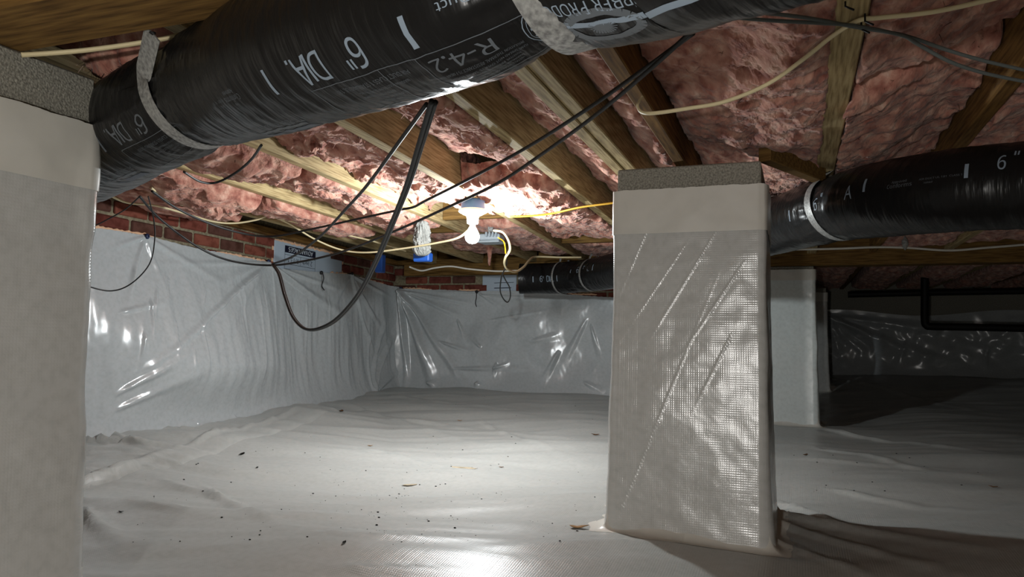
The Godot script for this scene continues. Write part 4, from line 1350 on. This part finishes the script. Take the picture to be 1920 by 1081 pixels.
func build_fittings():
	# the bare bulb: box, porcelain holder, bulb
	var o := thing("bulb_lamp", "glowing bare bulb in a white porcelain holder under a blue box", "lamp", BULB)
	part("junction_box", lathe([Vector2(0, 0.164), Vector2(0.046, 0.164), Vector2(0.048, 0.16), Vector2(0.05, 0.108), Vector2(0.05, 0.105), Vector2(0, 0.105)], 28), M.lamp_box_blue, o)
	part("lampholder", lathe([Vector2(0, 0.105), Vector2(0.058, 0.105), Vector2(0.060, 0.100), Vector2(0.058, 0.094), Vector2(0.040, 0.084), Vector2(0.028, 0.078), Vector2(0.025, 0.070), Vector2(0.024, 0.050), Vector2(0.022, 0.046), Vector2(0, 0.046)], 32), M.porcelain, o)
	bulb(o)
	o = thing("work_lamp", "bare bulb work lamp on a short stand behind the viewer", "lamp", WORK)
	bulb(o)
	var g := ground(WORK.x, WORK.z) + 0.006
	part("lampholder", lathe([Vector2(0, 0.10), Vector2(0.02, 0.10), Vector2(0.026, 0.09), Vector2(0.026, 0.046), Vector2(0, 0.046)], 20), M.porcelain, o)
	part("stand", tube(PackedVector3Array([Vector3(0, 0.095, 0.0), Vector3(0, 0.11, 0.03), Vector3(0, 0.09, 0.1), Vector3(0, -0.2, 0.11), Vector3(0, g - WORK.y, 0.11)]), 0.008), M.black_cable, o)
	part("base", lathe([Vector2(0, 0.02), Vector2(0.1, 0.018), Vector2(0.11, 0.01), Vector2(0.11, 0.0), Vector2(0, 0.0)], 28), M.black_cable, o, Vector3(0, g - WORK.y, 0.11))
	# grey junction box with cable clamps behind the bulb
	o = thing("junction_box", "grey plastic junction box with cable clamps, right behind the bulb", "junction box", at_d(922, 446, 4.0))
	var st := new_st()
	add_box(st, Transform3D(Basis(Vector3.UP, 0.1), Vector3.ZERO), Vector3(0.115, 0.035, 0.10), 0.006)
	part("box", done(st), M.grey_plastic, o)
	part("lid", box(Vector3(0.125, 0.010, 0.11), 0.003), M.grey_plastic, o, Vector3(0, -0.024, 0))
	for k in 4:
		part("clamp", box(Vector3(0.010, 0.026, 0.02), 0.003), M.grey_plastic, o, Vector3(-0.005 + 0.017 * k, 0.012, 0.062 - 0.004 * k))
	var j := at_d(922, 446, 4.0)
	part("bracket", box(Vector3(0.03, JOIST_Y - j.y + 0.14, 0.012), 0.002), M.zinc, o, Vector3(-0.02, (JOIST_Y - j.y + 0.14) / 2, -0.03))
	# blue boxes
	var p := at_d(793, 482, 3.8)
	o = thing("outlet_box", "blue plastic outlet box under the tuft of white wool", "outlet box", p)
	part("box", box(Vector3(0.09, 0.046, 0.052), 0.006), M.blue_plastic, o)
	part("bracket", box(Vector3(0.02, 0.17, 0.012), 0.002), M.blue_plastic, o, Vector3(0.0, 0.09, -0.035))
	p = at_d(713, 494, 4.75)
	o = thing("outlet_box", "narrow blue plastic outlet box standing against the left wall bricks", "outlet box", p)
	st = new_st()
	add_box(st, Transform3D(Basis(LN, Vector3.UP, -LD), Vector3.ZERO), Vector3(0.05, 0.115, 0.055), 0.005)
	part("box", done(st), M.blue_plastic, o)
	part("lead", tube(smooth_path([Vector3(0.01, 0.09, 0.02), Vector3(0.015, 0.05, 0.04), Vector3(0.0, 0.02, 0.045), Vector3(-0.005, -0.01, 0.04)], 6), 0.004), M.cream_cable, o)
	# white tuft hanging over the blue box
	var a := at_d(792, 413, 3.62)
	var b := at_d(791, 480, 3.7)
	var tuft := grid(90, 120, func(u: float, v: float):
		var c := a.lerp(b, v)
		var q: float = u * TAU
		var r := 1.0 * (0.024 + 0.008 * sin(v * PI) + 0.010 * v) * sqrt(maxf(0.0, 1.0 - pow(2 * v - 1, 10)))
		r *= 1.0 + 0.35 * n2.get_noise_3d(cos(q) * 0.10, v * 0.12, sin(q) * 0.10) + 0.40 * n3.get_noise_3d(cos(q) * 0.11, v * 0.08, sin(q) * 0.11) + 0.12 * n3.get_noise_3d(cos(q) * 0.3, v * 0.4, sin(q) * 0.3)
		return c + Vector3(cos(q) * r * 1.05, 0, sin(q) * r * 0.8), Vector2.ONE, true, true)
	single("wool_tuft", tuft, M.white_wool, "stringy tuft of white wool hanging over the blue outlet box", "insulation tuft")
	var wsp := at_d(1697, 458, 4.17)
	var wisp := grid(18, 20, func(u: float, v: float):
		var q: float = u * TAU
		var r := 0.016 * sin(v * PI) * (1.0 + 0.7 * n2.get_noise_3d(cos(q) * 0.1, v * 0.4, sin(q) * 0.1))
		return wsp + Vector3(cos(q) * r, 0.05 - v * 0.085, sin(q) * r), Vector2.ONE, true, true)
	single("wool_tuft", wisp, M.white_wool, "tiny white tuft caught on the pale cable at the dark girder", "insulation tuft")
	# pink drips of wool at the rear ledger
	var dr := at_d(918, 476, 4.9)
	var drip := grid(16, 24, func(u: float, v: float):
		var q: float = u * TAU
		var r := (0.022 * pow(1 - v, 3) + 0.010) * sqrt(1 - pow(v, 8)) * (1.0 + 0.3 * n2.get_noise_2d(v * 0.4, u))
		return dr + Vector3(cos(q) * r, 0.06 - v * 0.14, sin(q) * r), Vector2.ONE, true, true)
	single("wool_strand", drip, M.pink_wool, "pinkish strand of wool hanging down over the rear ledger board", "insulation tuft")
	# drain pipe in the dark at right
	var pl := [at_z(1734, 520, -6.9), at_z(1734, 560, -6.9), at_z(1734, 600, -6.9), at_z(1738, 610, -6.9), at_z(1750, 612, -6.9), at_z(1820, 613, -6.9), at_z(1960, 616, -6.9)]
	single("drain_pipe", tube(smooth_path(pl, 6), 0.03, 14), M.iron_pipe, "black drain pipe with an elbow in the dark right part", "pipe")
	var pb := at_z(1930, 545, -7.4)
	single("drain_pipe", tube(PackedVector3Array([at_z(1590, 552, -7.4), at_z(1760, 548, -7.4), pb, pb + Vector3(0.3, 0, 0)]), 0.028, 16), M.iron_pipe, "thick black pipe running level in the dark above the far plastic sheet", "pipe")

func bulb(o: Node):
	part("screw_base", lathe([Vector2(0, 0.047), Vector2(0.0135, 0.047), Vector2(0.0138, 0.03), Vector2(0.016, 0.026)], 18), M.porcelain, o)
	part("bulb", lathe([Vector2(0.015, 0.030), Vector2(0.018, 0.024), Vector2(0.024, 0.013), Vector2(0.029, 0.002), Vector2(0.0305, -0.008), Vector2(0.029, -0.018), Vector2(0.024, -0.028), Vector2(0.015, -0.035), Vector2(0.0, -0.038)], 24), M.bulb_glow, o)

# ---------------------------------------------------------------- litter on the plastic
func build_debris():
	var chips := [
		[640, 770, "leaf", 0.05, "small brown leaf scrap lying at the foot of the left wall"], [368, 818, "leaf", 0.03, "reddish scrap on the sheet's overlap near the left wall"],
		[455, 834, "speck", 0.035, "crumbled dark clod left of the floor's middle"], [482, 880, "speck", 0.02, "black pebble alone on the left part of the ground sheet"],
		[694, 836, "wood_chip", 0.025, "tan chip in the middle of the ground sheet"], [866, 877, "soil_stain", 0.12, "flat tan smear of soil right of the floor's middle"], [770, 908, "soil_stain", 0.06, "small tan clod in a spray of specks, mid floor"],
		[940, 875, "leaf", 0.02, "little orange brown chip right of the tan smear"], [1083, 990, "wood_chip", 0.05, "curled tan splinter at the middle pier's left foot"], [1117, 799, "leaf", 0.04, "pinkish brown scrap by the middle pier's left edge"],
		[645, 1018, "speck", 0.02, "thin dark twig on the near ground sheet"], [1862, 913, "leaf", 0.03, "brown scrap on the dim ground at the right edge"], [1510, 853, "leaf", 0.04, "reddish brown splinter behind the middle pier at right"],
		[226, 961, "speck", 0.016, "dark pebble near the left pier's foot"], [862, 780, "wood_chip", 0.03, "tan scrap near the rear corner of the ground sheet"]]
	for c in chips:
		var h := 0.03
		var p := at_y(c[0], c[1], h)
		for k in 3:
			p = at_y(c[0], c[1], ground(p.x, p.z))
		var L: float = c[3]
		var s: float = rng.randf() * 10
		var m := grid(12, 6, func(u: float, v: float):
			var q: float = u * TAU
			var r := sin(v * PI) * (1.0 + 0.5 * n2.get_noise_2d(cos(q) * 0.1 + s, sin(q) * 0.1))
			return Vector3(cos(q) * r * L * 0.5, (cos(v * PI) * 0.10 + 0.1 + 0.18 * absf(cos(q)) * r) * L * (0.07 if c[2] == "soil_stain" else 0.5), sin(q) * r * L * 0.22), Vector2.ONE, false, true)
		var o = single("floor_scrap", m, M[c[2]], c[4], "debris", "", Vector3(p.x, ground(p.x, p.z) + 0.001, p.z))
		o.rotation.y = rng.randf() * TAU
	# specks nobody could count
	var mm := MultiMesh.new()
	mm.transform_format = MultiMesh.TRANSFORM_3D
	var sm := SphereMesh.new()
	sm.radius = 0.5
	sm.height = 0.7
	sm.radial_segments = 6
	sm.rings = 3
	mm.mesh = sm
	var ts := []
	for k in 420:
		var q := Vector2(rng.randf_range(200, 1120), rng.randf_range(760, 1000))
		if k > 330:
			q = Vector2(rng.randf_range(1460, 1900), rng.randf_range(820, 900))
		elif k % 3 == 0:
			q = Vector2(rng.randfn(790, 110), rng.randfn(880, 45))
		var p := at_y(q.x, maxf(q.y, 765), 0.05)
		p.y = ground(p.x, p.z) + 0.001
		if p.z < -4.9 and p.x < -0.7 or p.x < -2.6:
			continue
		var sc := 0.0018 + 0.0045 * pow(rng.randf(), 6)
		ts.append(Transform3D(Basis(Vector3.UP, rng.randf() * TAU).scaled(Vector3(sc * 1.4, sc * 0.8, sc)), p))
	mm.instance_count = ts.size()
	for k in ts.size():
		mm.set_instance_transform(k, ts[k])
	var mi := MultiMeshInstance3D.new()
	mi.name = "dirt_specks"
	mi.multimesh = mm
	mi.material_override = M.speck
	mi.set_meta("kind", "stuff")
	tag(mi, "scattered tiny dark dirt specks across the white ground sheet", "dirt")
	add_child(mi)
